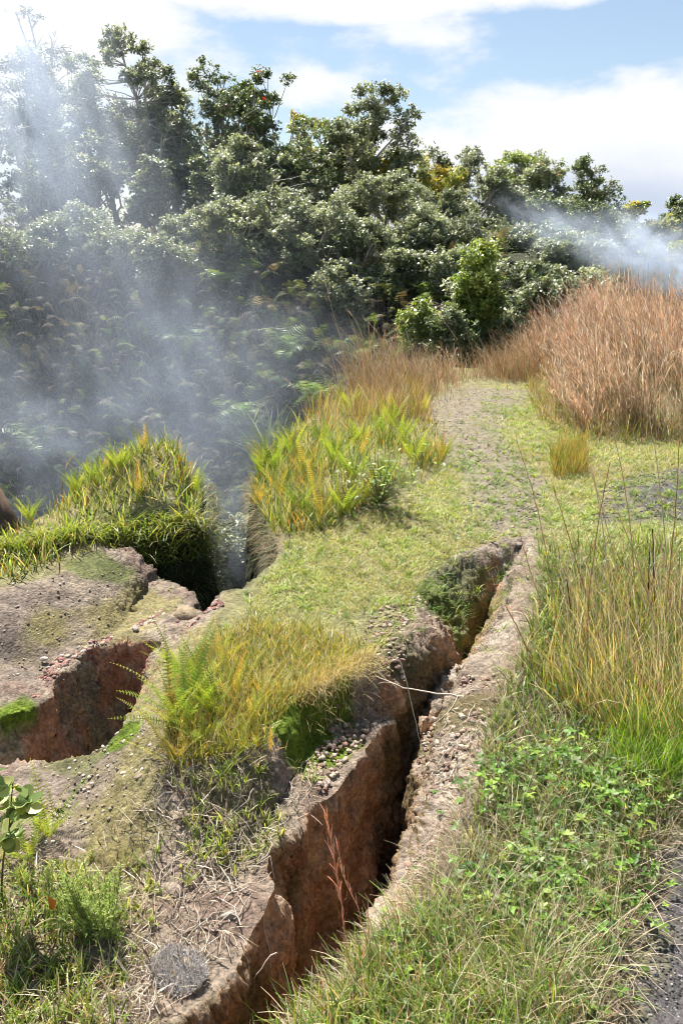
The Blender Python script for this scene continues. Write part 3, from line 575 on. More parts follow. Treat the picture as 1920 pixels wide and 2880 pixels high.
def add_tall_grass():
    # russet broomsedge bank on the right
    RB = [(2.25, 8.9), (2.08, 7.9), (1.98, 7.2), (1.95, 6.7), (2.1, 6.35), (2.8, 6.3), (4.5, 6.2), (8, 6.5), (8, 11), (4, 11.5), (2.6, 10.6), (2.1, 9.8)]
    m = 90000; x = rng.uniform(1.6, 7.0, m); y = 6.1+rng.uniform(0, 1, m)*5; k = inside(x, y, RB); x = x[k]; y = y[k]
    cl = fbm(x, y, 0*x, 3.2, 3); x, y = thin(x, y, np.clip(.27+cl*1.25, .05, 1)); n = len(x)
    e = sm(pdist(x, y, RB)/.5); c = pick(n, [(.54, .36, .26), (.68, .49, .37), (.30, .19, .13), (.76, .66, .53)], [4, 4, 3, 3])
    L = rng.uniform(.40, .95, n)*(.42+.50*e)*(1+.55*fbm(x+5, y, 0*x, 2.2, 2))
    l0 = np.abs(rng.normal(.05, .18, n)); l1 = l0+np.abs(rng.normal(.5, .35, n)); az = -1.5+rng.normal(0, .8, n)
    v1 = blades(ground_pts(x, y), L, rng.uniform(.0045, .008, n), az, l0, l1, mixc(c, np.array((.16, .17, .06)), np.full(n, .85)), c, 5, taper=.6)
    # feathery seed heads on the upper half
    k = rng.uniform(0, 1, n) < .5; j = np.where(k)[0]; V5 = v1[0].reshape(n, 12, 3); parts = [v1]
    for lvl in (6, 8, 8, 10):
        B = (V5[j, lvl]+V5[j, lvl+1])/2; parts.append(blades(B, rng.uniform(.04, .10, len(j)), .006, az[j]+rng.normal(0, .9, len(j)), l0[j]+rng.uniform(-.1, .5, len(j)), l1[j]+rng.uniform(0, .6, len(j)), c[j]*1.1, c[j]*1.25, 3))
    v = join(parts)
    tag(obj('russet_grass', mesh('russet_grass', *v[:2], M_DRY, v[2])), 'waist-high russet bunchgrass leaning left on the right-hand bank', 'tall grass', kind='stuff')
    m = 16000; x = rng.uniform(1.5, 5.5, m); y = 6.0+rng.uniform(0, 1, m)*3.4; k = (np.abs(pdist(x, y, RB)-.1) < .3); x = x[k]; y = y[k]
    tussock('bank_skirt_grass', x, y, (.10, .34), (.004, .007), (.5, .7), [(.34, .22, .14), (.22, .30, .07), (.5, .42, .28), (.28, .15, .1)], [3, 2.5, 2, 2], 'tangled brown and green grass skirting the russet bank', 'grass')
    # small tuft islands in front of the bank, low mats
    x, y = samp([(1260, 1040), (1340, 1020), (1350, 1090), (1270, 1100)], 900); tussock('path_tuft_grass', x, y, (.12, .26), (.004, .006), (.3, .4), [(.30, .30, .08), (.46, .28, .14), (.22, .28, .06)], None, 'brown-green tuft of grass standing where the path widens', 'grass')
    # pale bunchgrass behind the centre outcrop and around the path end
    V = []
    for (u, v_, d, m, L0, L1) in ((850, 870, 8.2, 420, .4, .85), (900, 880, 8.6, 300, .35, .8), (960, 880, 8.4, 700, .25, .6), (1010, 880, 9.2, 520, .2, .5), (1190, 860, 9.2, 900, .25, .6), (1140, 880, 9.3, 420, .2, .45), (1240, 860, 9.4, 800, .3, .75), (900, 930, 7.3, 600, .2, .5), (830, 800, 8.4, 200, .6, 1.0)):
        bx, by, _ = UD(u, v_, d); x = bx+rng.normal(0, .17, m); y = by+rng.normal(0, .22, m)
        az = np.where(rng.uniform(0, 1, m) < .75, -1.3+rng.normal(0, .5, m), rng.uniform(0, 6.28, m)); c = pick(m, [(.52, .38, .24), (.42, .25, .15), (.62, .52, .38), (.30, .28, .1)], [4, 3, 3, 1.5])
        l0 = np.abs(rng.normal(.05, .2, m)); V.append(blades(ground_pts(x, y), rng.uniform(L0, L1, m)*rng.uniform(.5, 1, m), rng.uniform(.0035, .007, m), az, l0, l0+np.abs(rng.normal(.5, .35, m)), c*.8, c, 5, taper=.5))
    v = join(V); tag(obj('pale_bunchgrass', mesh('pale_bunchgrass', *v[:2], M_DRY, v[2])), 'pale seeding bunchgrass around the far end of the path', 'tall grass', kind='stuff')
def add_roots():
    rg = np.random.default_rng(77)
    for name, poly, m, z0, lab in (('creeping_roots', [(420, 1800), (560, 1790), (720, 1790), (690, 1890), (635, 1965), (630, 2030), (590, 2110), (540, 2210), (430, 2340), (250, 2352), (300, 2150), (330, 1990), (380, 1880)], 250, -.16, 'pale creeping roots crisscrossing the top of the left block'),
                                   ('verge_roots', [(1300, 2050), (1470, 1880), (1568, 1840), (1540, 1960), (1450, 2130), (1430, 2352), (1250, 2352)], 160, 0, 'pale wiry runners along the verge of the black gravel'),
                                   ('lip_roots', [(960, 1640), (1120, 1600), (1110, 1760), (1060, 1950), (960, 2080), (900, 2120), (950, 1950)], 90, -.1, 'thin roots on the right lip of the main crack')):
        x, y = samp(poly, m, z0); n = len(x); a = rg.uniform(0, 6.28, n); K = 9; step = rg.uniform(.008, .024, n); X = [x]; Y = [y]
        for k in range(K-1): a = a+rg.normal(0, .38, n); X.append(X[-1]+np.sin(a)*step); Y.append(Y[-1]+np.cos(a)*step)
        X = np.array(X); Y = np.array(Y); ok = (pdist(X, Y, CRACK) < .0).all(0); Z = height(X, Y)+.012+.006*np.abs(rg.normal(0, 1, X.shape)); T = []
        for i in np.where(ok)[0]: T.append(tube(np.stack([X[:, i], Y[:, i], Z[:, i]], 1), np.linspace(rg.uniform(.0012, .0024), .0007, K), 4, np.array((.52, .44, .35))*rg.uniform(.45, 1.1)))
        v = join(T); tag(obj(name, mesh(name, *v[:2], M_STEM, v[2], True)), lab, 'roots', kind='stuff')
add_roots(); add_turf(); add_slope(); add_litter(); add_fern_bank_grass(); add_mound(); add_centre(); add_tall_grass()
# ---------------------------------------------------------------- trees and shrubs
def crown_pts(w, h, nl, nr, rg):
    """leaf-cluster centres: many small clumps through an uneven crown w wide (radius), h tall, origin at its bottom"""
    d = rg.normal(size=(nl*2, 3)); d /= np.linalg.norm(d, axis=1, keepdims=True); rr = rg.uniform(.04, 1, nl*2)**.42
    env = 1+.45*fbm(d[:, 0]+w*31, d[:, 1]+h*7, d[:, 2], 1.7, 3)
    lc = d*(rr*env)[:, None]*np.array((w*1.05, w*.85, h*.48)); lc[:, 2] += h*.5
    gap = fbm(lc[:, 0]+h*5, lc[:, 1], lc[:, 2], 1.5, 2); lc = lc[np.argsort(-gap-rg.normal(0, .08, nl*2))[:nl]]
    lr = rg.uniform(.06, .19, nl)*(.75+.25*min(w, 1.4)); i = rg.choice(nl, nr, p=lr**2/np.sum(lr**2)); e = rg.normal(size=(nr, 3)); e /= np.linalg.norm(e, axis=1, keepdims=True)
    p = lc[i]+e*(lr[i]*rg.uniform(.15, 1.2, nr)**.7)[:, None]*np.array((1.15, 1, .75))
    return lc, lr, p, i
LV = np.array([(0, 0, 0), (.32, .5, .04), (0, 1, 0), (-.32, .5, .04)]); LF = np.array([(0, 1, 2, 3)])
def make_tree(name, rg, h, w, ch, nl, nr, cols, wts, rs=.07, lean=(0, 0), trunks=1, bark=(.46, .41, .36), flowers=0, per=7, sparse=False):
    """returns meshes (trunk, crown, flowers)"""
    lc, lr, p, li = crown_pts(w, ch, nl, nr, rg); off = np.array((lean[0], lean[1], h-ch)); lc = lc+off; p = p+off
    T = []
    for k in range(trunks):
        b = np.array((rg.normal(0, .12)*(trunks > 1), rg.normal(0, .12)*(trunks > 1), -.3)); top = off+np.array((rg.normal(0, w*.2), rg.normal(0, w*.2), ch*.45))
        mid = (b+top)/2+rg.normal(0, .16, 3)*np.array((1, 1, .3)); tr = bez(b, mid, top, 10); tr[1:-1, :2] += rg.normal(0, .03, (8, 2)); r0 = (.035+.017*h)/trunks**.4
        T.append(tube(tr, np.linspace(r0, r0*.35, 10), 7, bark))
        mine = [j for j in range(nl) if trunks == 1 or j % trunks == k]; na = max(3, min(9, len(mine)//7))
        anch = rg.choice(mine, na, replace=False); limb = []
        for j in anch:
            q = int(np.clip(3+7*(lc[j][2]-off[2])/ch*.75, 3, 8)); s = tr[q]; m = (s+lc[j])/2+np.array((0, 0, -.06*w))+rg.normal(0, .10*w, 3)
            c_ = bez(s, m, lc[j], 7); c_[1:-1] += rg.normal(0, .02, (5, 3)); T.append(tube(c_, np.linspace(r0*.40, r0*.12, 7), 5, bark)); limb.append(c_[2:])
        limb = np.concatenate(limb+[tr[5:]])
        for j in mine:
            if j in anch: continue
            dd = np.linalg.norm(limb-lc[j], axis=1)+.6*np.maximum(limb[:, 2]-lc[j][2]+.1, 0); s = limb[np.argmin(dd)]; T.append(tube(bez(s, (s+lc[j])/2+rg.normal(0, .05, 3), lc[j], 4), np.linspace(r0*.13, r0*.05, 4), 3, bark))
    sel = rg.choice(nr, min(nr, 190 if not sparse else nr), replace=False)
    for j in sel:
        a = lc[li[j]]; m = (a+p[j])/2+rg.normal(0, .03, 3); T.append(tube(np.array([a, m, p[j]]), (r0*.12, r0*.09, .004), 3, bark))
    tm = mesh(name+'_trunk', *[(x if i != 1 else x) for i, x in enumerate(join(T)[:2])], M_BARK, join(T)[2], True)
    # rosettes: leaves spread around each cluster centre
    n = nr*per; P = np.repeat(p, per, 0); az = rg.uniform(0, 6.28, n); tilt = rg.uniform(-.9, 1.0, n)
    cc = np.array(cols, float); lobec = cc[rg.choice(len(cols), nl, p=np.array(wts)/sum(wts))]*rg.uniform(.8, 1.2, (nl, 1))
    rc = lobec[li]*rg.uniform(.7, 1.3, (nr, 1)); alt = rg.uniform(0, 1, nr) < .3; rc[alt] = cc[rg.choice(len(cols), alt.sum(), p=np.array(wts)/sum(wts))]
    c = np.repeat(rc, per, 0)*rg.uniform(.8, 1.2, (n, 1))
    P = P+rg.normal(0, rs*.22, (n, 3))
    v = stamp(LV, LF, P, rotm(az, tilt, rg.normal(0, .35, n)), rg.uniform(.6, 1.1, n)*rs, c)
    cm = mesh(name+'_crown', *v[:2], M_LEAF, v[2]); fm = None
    if flowers:
        topk = rg.choice(np.argsort(-p[:, 2])[:nr//2], flowers); n = flowers*14; P = np.repeat(p[topk]+np.array((0, -.03, .02)), 14, 0)
        v = blades(P, rg.uniform(.03, .06, n), .012, rg.uniform(0, 6.28, n), rg.uniform(0, 1.6, n), rg.uniform(0, 1.6, n), pick(n, [(.55, .03, .02)], rg=rg), pick(n, [(.6, .06, .03)], rg=rg), 1, rg=rg)
        fm = mesh(name+'_flowers', *v[:2], M_HERB, v[2])
    return tm, cm, fm
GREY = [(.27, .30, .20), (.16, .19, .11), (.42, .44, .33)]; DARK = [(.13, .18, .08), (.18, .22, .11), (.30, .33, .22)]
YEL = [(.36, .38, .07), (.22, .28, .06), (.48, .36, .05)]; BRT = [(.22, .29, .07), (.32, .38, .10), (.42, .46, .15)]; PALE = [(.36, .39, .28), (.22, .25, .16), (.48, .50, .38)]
# (u, v_top, half width px, distance, colours, crown share, leaf clusters, options, label)
TREES = [
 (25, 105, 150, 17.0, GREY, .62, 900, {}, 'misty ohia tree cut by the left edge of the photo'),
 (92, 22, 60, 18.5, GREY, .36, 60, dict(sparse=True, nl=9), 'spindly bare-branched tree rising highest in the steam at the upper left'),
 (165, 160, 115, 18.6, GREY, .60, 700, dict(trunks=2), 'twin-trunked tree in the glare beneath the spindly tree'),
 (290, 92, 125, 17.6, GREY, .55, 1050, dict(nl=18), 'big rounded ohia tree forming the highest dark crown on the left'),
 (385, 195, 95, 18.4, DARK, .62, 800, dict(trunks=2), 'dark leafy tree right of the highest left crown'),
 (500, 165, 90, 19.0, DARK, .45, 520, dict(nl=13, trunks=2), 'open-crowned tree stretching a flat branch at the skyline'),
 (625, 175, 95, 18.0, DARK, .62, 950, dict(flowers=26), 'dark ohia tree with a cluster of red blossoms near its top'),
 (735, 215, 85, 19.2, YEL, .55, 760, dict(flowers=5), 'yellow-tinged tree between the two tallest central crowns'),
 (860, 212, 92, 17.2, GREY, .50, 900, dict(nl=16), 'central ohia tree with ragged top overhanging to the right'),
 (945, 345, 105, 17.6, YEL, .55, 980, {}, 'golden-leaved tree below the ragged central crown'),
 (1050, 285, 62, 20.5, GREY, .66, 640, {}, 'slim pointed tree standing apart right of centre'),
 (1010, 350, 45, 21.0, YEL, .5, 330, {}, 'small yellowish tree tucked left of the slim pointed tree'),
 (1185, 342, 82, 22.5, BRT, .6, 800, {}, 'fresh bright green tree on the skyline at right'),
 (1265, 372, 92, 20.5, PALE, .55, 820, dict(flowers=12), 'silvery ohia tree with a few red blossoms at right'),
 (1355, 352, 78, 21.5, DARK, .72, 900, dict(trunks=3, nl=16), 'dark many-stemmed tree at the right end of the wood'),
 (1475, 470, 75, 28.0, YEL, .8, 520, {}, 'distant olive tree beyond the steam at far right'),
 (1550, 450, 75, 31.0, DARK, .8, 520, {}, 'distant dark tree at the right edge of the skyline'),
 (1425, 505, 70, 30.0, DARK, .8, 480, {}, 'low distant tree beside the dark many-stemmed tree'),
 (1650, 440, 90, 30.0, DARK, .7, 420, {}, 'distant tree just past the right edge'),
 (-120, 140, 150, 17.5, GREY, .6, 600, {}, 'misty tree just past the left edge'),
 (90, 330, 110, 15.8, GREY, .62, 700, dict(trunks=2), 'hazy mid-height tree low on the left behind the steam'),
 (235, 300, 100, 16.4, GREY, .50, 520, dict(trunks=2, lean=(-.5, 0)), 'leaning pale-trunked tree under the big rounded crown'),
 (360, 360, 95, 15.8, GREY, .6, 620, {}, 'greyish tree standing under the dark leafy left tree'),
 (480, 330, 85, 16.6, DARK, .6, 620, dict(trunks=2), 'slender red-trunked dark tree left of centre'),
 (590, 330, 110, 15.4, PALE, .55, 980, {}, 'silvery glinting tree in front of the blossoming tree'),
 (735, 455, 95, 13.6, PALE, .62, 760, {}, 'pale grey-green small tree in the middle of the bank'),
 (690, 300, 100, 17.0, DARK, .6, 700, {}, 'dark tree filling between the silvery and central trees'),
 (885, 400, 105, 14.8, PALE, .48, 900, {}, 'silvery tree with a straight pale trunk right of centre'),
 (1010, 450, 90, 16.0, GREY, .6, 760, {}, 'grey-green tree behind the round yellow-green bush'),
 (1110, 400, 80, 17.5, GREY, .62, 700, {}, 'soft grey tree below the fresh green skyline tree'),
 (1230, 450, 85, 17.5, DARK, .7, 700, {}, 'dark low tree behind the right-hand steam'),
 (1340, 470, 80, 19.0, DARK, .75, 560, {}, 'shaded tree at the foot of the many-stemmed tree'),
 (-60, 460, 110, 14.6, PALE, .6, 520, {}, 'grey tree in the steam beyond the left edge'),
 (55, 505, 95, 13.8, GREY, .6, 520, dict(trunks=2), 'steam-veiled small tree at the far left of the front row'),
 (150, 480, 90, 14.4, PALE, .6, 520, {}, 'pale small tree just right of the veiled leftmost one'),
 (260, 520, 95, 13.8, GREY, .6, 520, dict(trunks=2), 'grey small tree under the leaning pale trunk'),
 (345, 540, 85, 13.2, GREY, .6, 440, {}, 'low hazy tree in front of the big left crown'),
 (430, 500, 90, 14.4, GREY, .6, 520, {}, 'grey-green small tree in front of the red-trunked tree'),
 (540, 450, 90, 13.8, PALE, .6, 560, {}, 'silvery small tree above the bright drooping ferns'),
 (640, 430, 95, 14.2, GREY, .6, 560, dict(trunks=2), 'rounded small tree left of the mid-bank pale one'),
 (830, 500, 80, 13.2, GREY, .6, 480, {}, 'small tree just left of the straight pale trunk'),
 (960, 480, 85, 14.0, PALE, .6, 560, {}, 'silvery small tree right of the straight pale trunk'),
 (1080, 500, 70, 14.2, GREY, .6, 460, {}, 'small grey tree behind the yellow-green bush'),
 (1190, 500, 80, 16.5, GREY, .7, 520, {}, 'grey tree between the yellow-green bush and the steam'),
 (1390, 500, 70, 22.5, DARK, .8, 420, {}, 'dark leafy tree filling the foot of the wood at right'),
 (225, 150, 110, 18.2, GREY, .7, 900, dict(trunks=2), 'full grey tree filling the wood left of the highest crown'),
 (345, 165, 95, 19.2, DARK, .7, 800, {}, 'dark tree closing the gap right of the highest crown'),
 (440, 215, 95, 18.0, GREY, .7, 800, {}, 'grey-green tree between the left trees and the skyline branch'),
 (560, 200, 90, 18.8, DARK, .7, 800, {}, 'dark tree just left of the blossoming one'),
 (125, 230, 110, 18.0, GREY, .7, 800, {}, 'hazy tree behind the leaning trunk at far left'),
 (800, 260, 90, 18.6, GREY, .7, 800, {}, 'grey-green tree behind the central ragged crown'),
]
def add_trees():
    i = 0
    for (u, vt, hw, d, cols, cf, nr, op, label) in TREES:
        rg = np.random.default_rng(100+i); i += 1; op = dict(op); nl = int(op.pop('nl', 13)*7.5)
        x, y, zt = UD(u, vt, d); zb = float(height(np.array([x]), np.array([y]))[0]); zt += .05*(zt-zb); h = zt-zb; cf = min(cf*(1.22 if d > 15 else 1.45), .93)
        w = hw/2352/F_*(d*math.cos(P_)+.4)*1.0
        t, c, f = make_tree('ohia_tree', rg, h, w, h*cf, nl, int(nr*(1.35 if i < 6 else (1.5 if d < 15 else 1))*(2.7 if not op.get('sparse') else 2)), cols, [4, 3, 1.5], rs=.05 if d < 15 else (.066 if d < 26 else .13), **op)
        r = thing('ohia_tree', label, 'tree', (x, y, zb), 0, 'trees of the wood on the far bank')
        obj('trunk', t, r); obj('crown', c, r)
        if f: obj('blossom', f, r)
SHRUBS = [
 (1130, 532, 78, 10.9, BRT, 900, .07, 'round yellow-green bush with glossy leaves at the end of the path'),
 (1325, 528, 75, 13.5, PALE, 620, .075, 'pale bush half veiled by the steam behind the russet grass'),
 (1232, 632, 45, 10.4, DARK, 420, .06, 'small dark bush right of the round yellow-green bush'),
 (1020, 560, 70, 12.4, PALE, 560, .07, 'silvery leggy shrub left of the round yellow-green bush'),
 (970, 672, 48, 10.6, BRT, 330, .065, 'small fresh green bush behind the pale bunchgrass'),
 (905, 560, 80, 12.6, GREY, 560, .07, 'grey-green shrub around the foot of the pale trunk'),
 (800, 600, 80, 12.4, GREY, 480, .07, 'grey shrub in the middle of the far bank'),
 (640, 520, 90, 13.6, PALE, 520, .075, 'pale shrub above the drooping ferns'),
 (480, 560, 95, 13.8, GREY, 480, .075, 'grey shrub at the foot of the red-trunked tree'),
 (330, 520, 110, 14.2, DARK, 520, .075, 'dark shrub under the left trees'),
 (180, 500, 120, 14.6, GREY, 520, .08, 'hazy shrub behind the rising steam'),
 (20, 520, 130, 14.4, DARK, 520, .08, 'dark shrub at the left edge of the far bank'),
 (-170, 480, 140, 14.6, GREY, 420, .08, 'shrub just past the left edge'),
 (1240, 520, 90, 15.5, DARK, 600, .08, 'dark shrub mass behind the veiled pale bush'),
 (1120, 640, 95, 11.5, PALE, 420, .07, 'pale leafy undergrowth beneath the round yellow-green bush'),
 (1225, 590, 90, 12.8, GREY, 560, .07, 'grey bush right behind the small dark bush'),
 (1330, 610, 90, 12.0, PALE, 520, .07, 'pale low bush in front of the veiled one'),
 (1440, 560, 90, 19.0, DARK, 460, .09, 'dark shrub in the steam at far right'),
 (1560, 575, 80, 17.0, YEL, 360, .08, 'yellowish shrub at the right edge above the russet grass'),
 (1040, 700, 60, 10.3, DARK, 320, .06, 'shadowy bush at the left of the path end'),
 (1090, 760, 45, 10.6, DARK, 260, .055, 'low dark bush closing the end of the path'),
 (1170, 740, 60, 10.5, DARK, 300, .06, 'dark bush showing between the bunchgrass at the path end'),
 (548, 1190, 74, 5.5, PALE, 900, .030, 'rounded grey-green shrub down in the gully between mound and outcrop'),
]
def add_shrubs():
    i = 0
    for (u, vt, hw, d, cols, nr, rs, label) in SHRUBS:
        rg = np.random.default_rng(300+i); i += 1
        x, y, zt = UD(u, vt, d); zb = float(height(np.array([x]), np.array([y]))[0]); h = max(zt-zb, .5); w = hw/2352/F_*(d*math.cos(P_)+.5)
        if d < 7: zb = zt-.75; h = .75
        t, c, f = make_tree('shrub', rg, h, w, h*.92, 60, int(nr*2.2), cols, [4, 3, 2], rs=rs*.85, trunks=3, bark=(.24, .2, .16))
        r = thing('shrub', label, 'shrub', (x, y, zb), 0, 'shrubs below the wood'); obj('stem', t, r); obj('foliage', c, r)
# ---------------------------------------------------------------- the far bank: fern thicket and dead thatch
def add_bank():
    tv, tf, tc = frond_tmpl(13, 1.0, .24, 1.7, .25, pw=.85)
    rg = np.random.default_rng(55); m = 9000
    u = rg.uniform(-350, 1150, m); d = rg.uniform(8.8, 15.5, m); x, y, _ = UD(u, 700, d)
    k = (pdist(x, y, PIT) > -.3) | (y > 12.0); x = x[k]; y = y[k]; k = ~((x > .9) & (y < 11)); x = x[k]; y = y[k]; n = len(x)
    cl = fbm(x, y, 0*x, .9, 3); P = ground_pts(x, y, .0); P[:, 2] += rg.uniform(0, .5, n)*(y > 10)
    c = pick(n, [(.09, .15, .04), (.15, .22, .06), (.22, .27, .09), (.26, .23, .19), (.15, .12, .09)], [4, 3, 1.6, 2, 2], rg=rg); c = mixc(c, np.array((.20, .17, .14)), .2-cl*1.6)
    v = stamp(tv, tf, P, rotm(math.pi+rg.normal(0, 1.1, n), rg.uniform(-.2, 1.0, n), rg.normal(0, .3, n)), rg.uniform(.12, .5, n)**1.2, c, tc)
    tag(obj('fern_thicket', mesh('fern_thicket', *v[:2], M_DULL, v[2])), 'tangled uluhe fern thicket covering the far bank under the trees', 'ferns', kind='stuff')
    m = 60000; u = rg.uniform(-350, 1200, m); d = rg.uniform(8.6, 14.5, m); x, y, _ = UD(u, 700, d); k = (pdist(x, y, PIT) > -.4) & ~((x > .9) & (y < 10.8)); x = x[k]; y = y[k]; n = len(x)
    cl = fbm(x+4, y, 0*x, .8, 3); P = ground_pts(x, y, 0); P[:, 2] += rg.uniform(0, .12, n)
    c = pick(n, [(.22, .19, .17), (.14, .11, .09), (.32, .29, .26), (.10, .13, .04)], [3, 3, 1.5, 2], rg=rg)
    v = blades(P, rg.uniform(.12, .4, n), rg.uniform(.006, .014, n), math.pi+rg.normal(0, 1.0, n), rg.uniform(0, .9, n), rg.uniform(1.2, 2.8, n), c, c, 3, rg=rg)
    tag(obj('dead_thatch', mesh('dead_thatch', *v[:2], M_DRY, v[2])), 'grey dead fern and grass thatch hanging down the far bank', 'thatch', kind='stuff')
    # brighter drooping ferns and flax-like clumps that stand out
    tv, tf, tc = frond_tmpl(15, 1.0, .26, 1.9, .2, pw=.85)
    FC = [(545, 690, 11.2, .62, 'bright green drooping fern left of the flax clump'), (730, 690, 11.0, .6, 'bright green drooping fern right of the flax clump'), (655, 640, 11.8, .55, 'green fern at the foot of the silvery tree'), (410, 640, 12.2, .6, 'yellow-green fern under the red-trunked tree'),
          (830, 650, 11.4, .5, 'feathery fern on the bank behind the pale bunchgrass'), (520, 570, 13.0, .6, 'pale fern high on the bank left of centre'), (215, 770, 10.8, .5, 'fern glowing through the steam on the left bank'), (30, 700, 11.2, .6, 'fern at the far left of the bank'), (770, 770, 10.2, .45, 'low fern above the outcrop grass'),
          (60, 900, 10.0, .5, 'fern on the shaded left wall of the pit'), (420, 470, 14.2, .5, 'fern high under the dark left tree'), (880, 720, 10.4, .45, 'small fern beside the pale trunk'), (300, 880, 9.8, .5, 'fern faint in the steam of the pit')]
    for j, (u, v_, d, s, lab) in enumerate(FC):
        x, y, z = UD(u, v_, d); zb = float(height(np.array([x]), np.array([y]))[0]); z = min(z, zb+.55); n = 20
        a = np.linspace(0, 6.28, n, endpoint=False)+rg.normal(0, .2, n); c = pick(n, [(.20, .34, .06), (.30, .40, .12), (.14, .25, .05)], rg=rg)
        v = stamp(tv, tf, np.tile((0, 0, z-zb-.25), (n, 1))+rg.normal(0, .07, (n, 3)), rotm(a, rg.uniform(.0, .7, n), rg.normal(0, .2, n)), rg.uniform(.7, 1.1, n)*s, c, tc)
        r = thing('bank_fern', lab, 'fern', (x, y, zb), 0, 'drooping ferns on the far bank'); obj('fronds', mesh('bank_fern_fronds', *v[:2], M_FERN, v[2]), r)
        q = tube([(0, 0, -.1), (.02, 0, max(z-zb, .15)-.2)], (.03, .02), 6, (.12, .09, .06)); obj('stem', mesh('bank_fern_stem', *q[:2], M_BARK, q[2]), r)
    for j, (u, v_, d, s, lab) in enumerate([(625, 770, 10.6, 1.0, 'broad clump of long grey-green flax leaves on the bank'), (400, 830, 10.2, .7, 'arching grass clump dim in the steam'), (560, 760, 11.2, .7, 'smaller flax clump left of the broad one')]):
        x, y, z = UD(u, v_, d); zb = float(height(np.array([x]), np.array([y]))[0]); n = 150
        P = np.stack([rg.normal(0, .12, n), rg.normal(0, .12, n), np.zeros(n)], 1); c = pick(n, [(.15, .21, .12), (.22, .27, .18), (.10, .15, .06)], rg=rg)
        v = blades(P, rg.uniform(.6, 1.15, n)*s, rg.uniform(.02, .034, n), rg.uniform(0, 6.28, n), rg.uniform(.05, .5, n), rg.uniform(.8, 1.9, n), c, c*1.1, 6, rg=rg)
        o = obj('flax_clump', mesh('flax_clump', *v[:2], M_FERN, v[2])); o.location = (x, y, zb); tag(o, lab, 'flax', 'flax-like clumps on the far bank')
add_trees(); add_shrubs(); add_bank()
# ---------------------------------------------------------------- sword ferns
def make_fern(rg, nf, s, cols, label, group, loc, name='sword_fern', up=(.05, .65), w=.11, n=30):
    r = thing(name, label, 'fern', loc, rg.uniform(0, 6.28), group)
    for k in range(nf):
        tv, tf, tc = frond_tmpl(n, 1.0, w*rg.uniform(.85, 1.2), rg.uniform(.1, .8), rg.uniform(-.1, .3), rg=rg, pw=.8)
        c = np.array(cols[rg.integers(len(cols))])*rg.uniform(.85, 1.2); az = k*6.28/nf+rg.normal(0, .3); L = s*rg.uniform(.6, 1.1)
        tipc = np.clip((tv[:, 2:3]-.75)*3, 0, 1)*rg.uniform(0, .8)
        C = (c*(1-tipc)+np.array((.42, .24, .05))*tipc)*tc
        v = stamp(tv, tf, rg.normal(0, .012, (1, 3))-np.array((0, 0, .01)), rotm(np.array([az]), np.array([rg.uniform(*up)]), np.array([rg.normal(0, .25)])), np.array([L]), np.ones((1, 3)))
        obj('frond', mesh('fern_frond', v[0], v[1], M_FERN, C), r)
    return r
FG = [(.30, .42, .07), (.42, .48, .09), (.20, .33, .06)]; FY = [(.44, .44, .12), (.34, .40, .10), (.50, .36, .10)]
def put(root, x, y, rz, sc, label=None, group=None, dz=0):
    root.location = (x, y, float(height(np.array([x]), np.array([y]))[0])+dz); root.rotation_euler = (0, 0, rz); root.scale = (sc,)*3
    if label: root['label'] = label
    if group: root['group'] = group
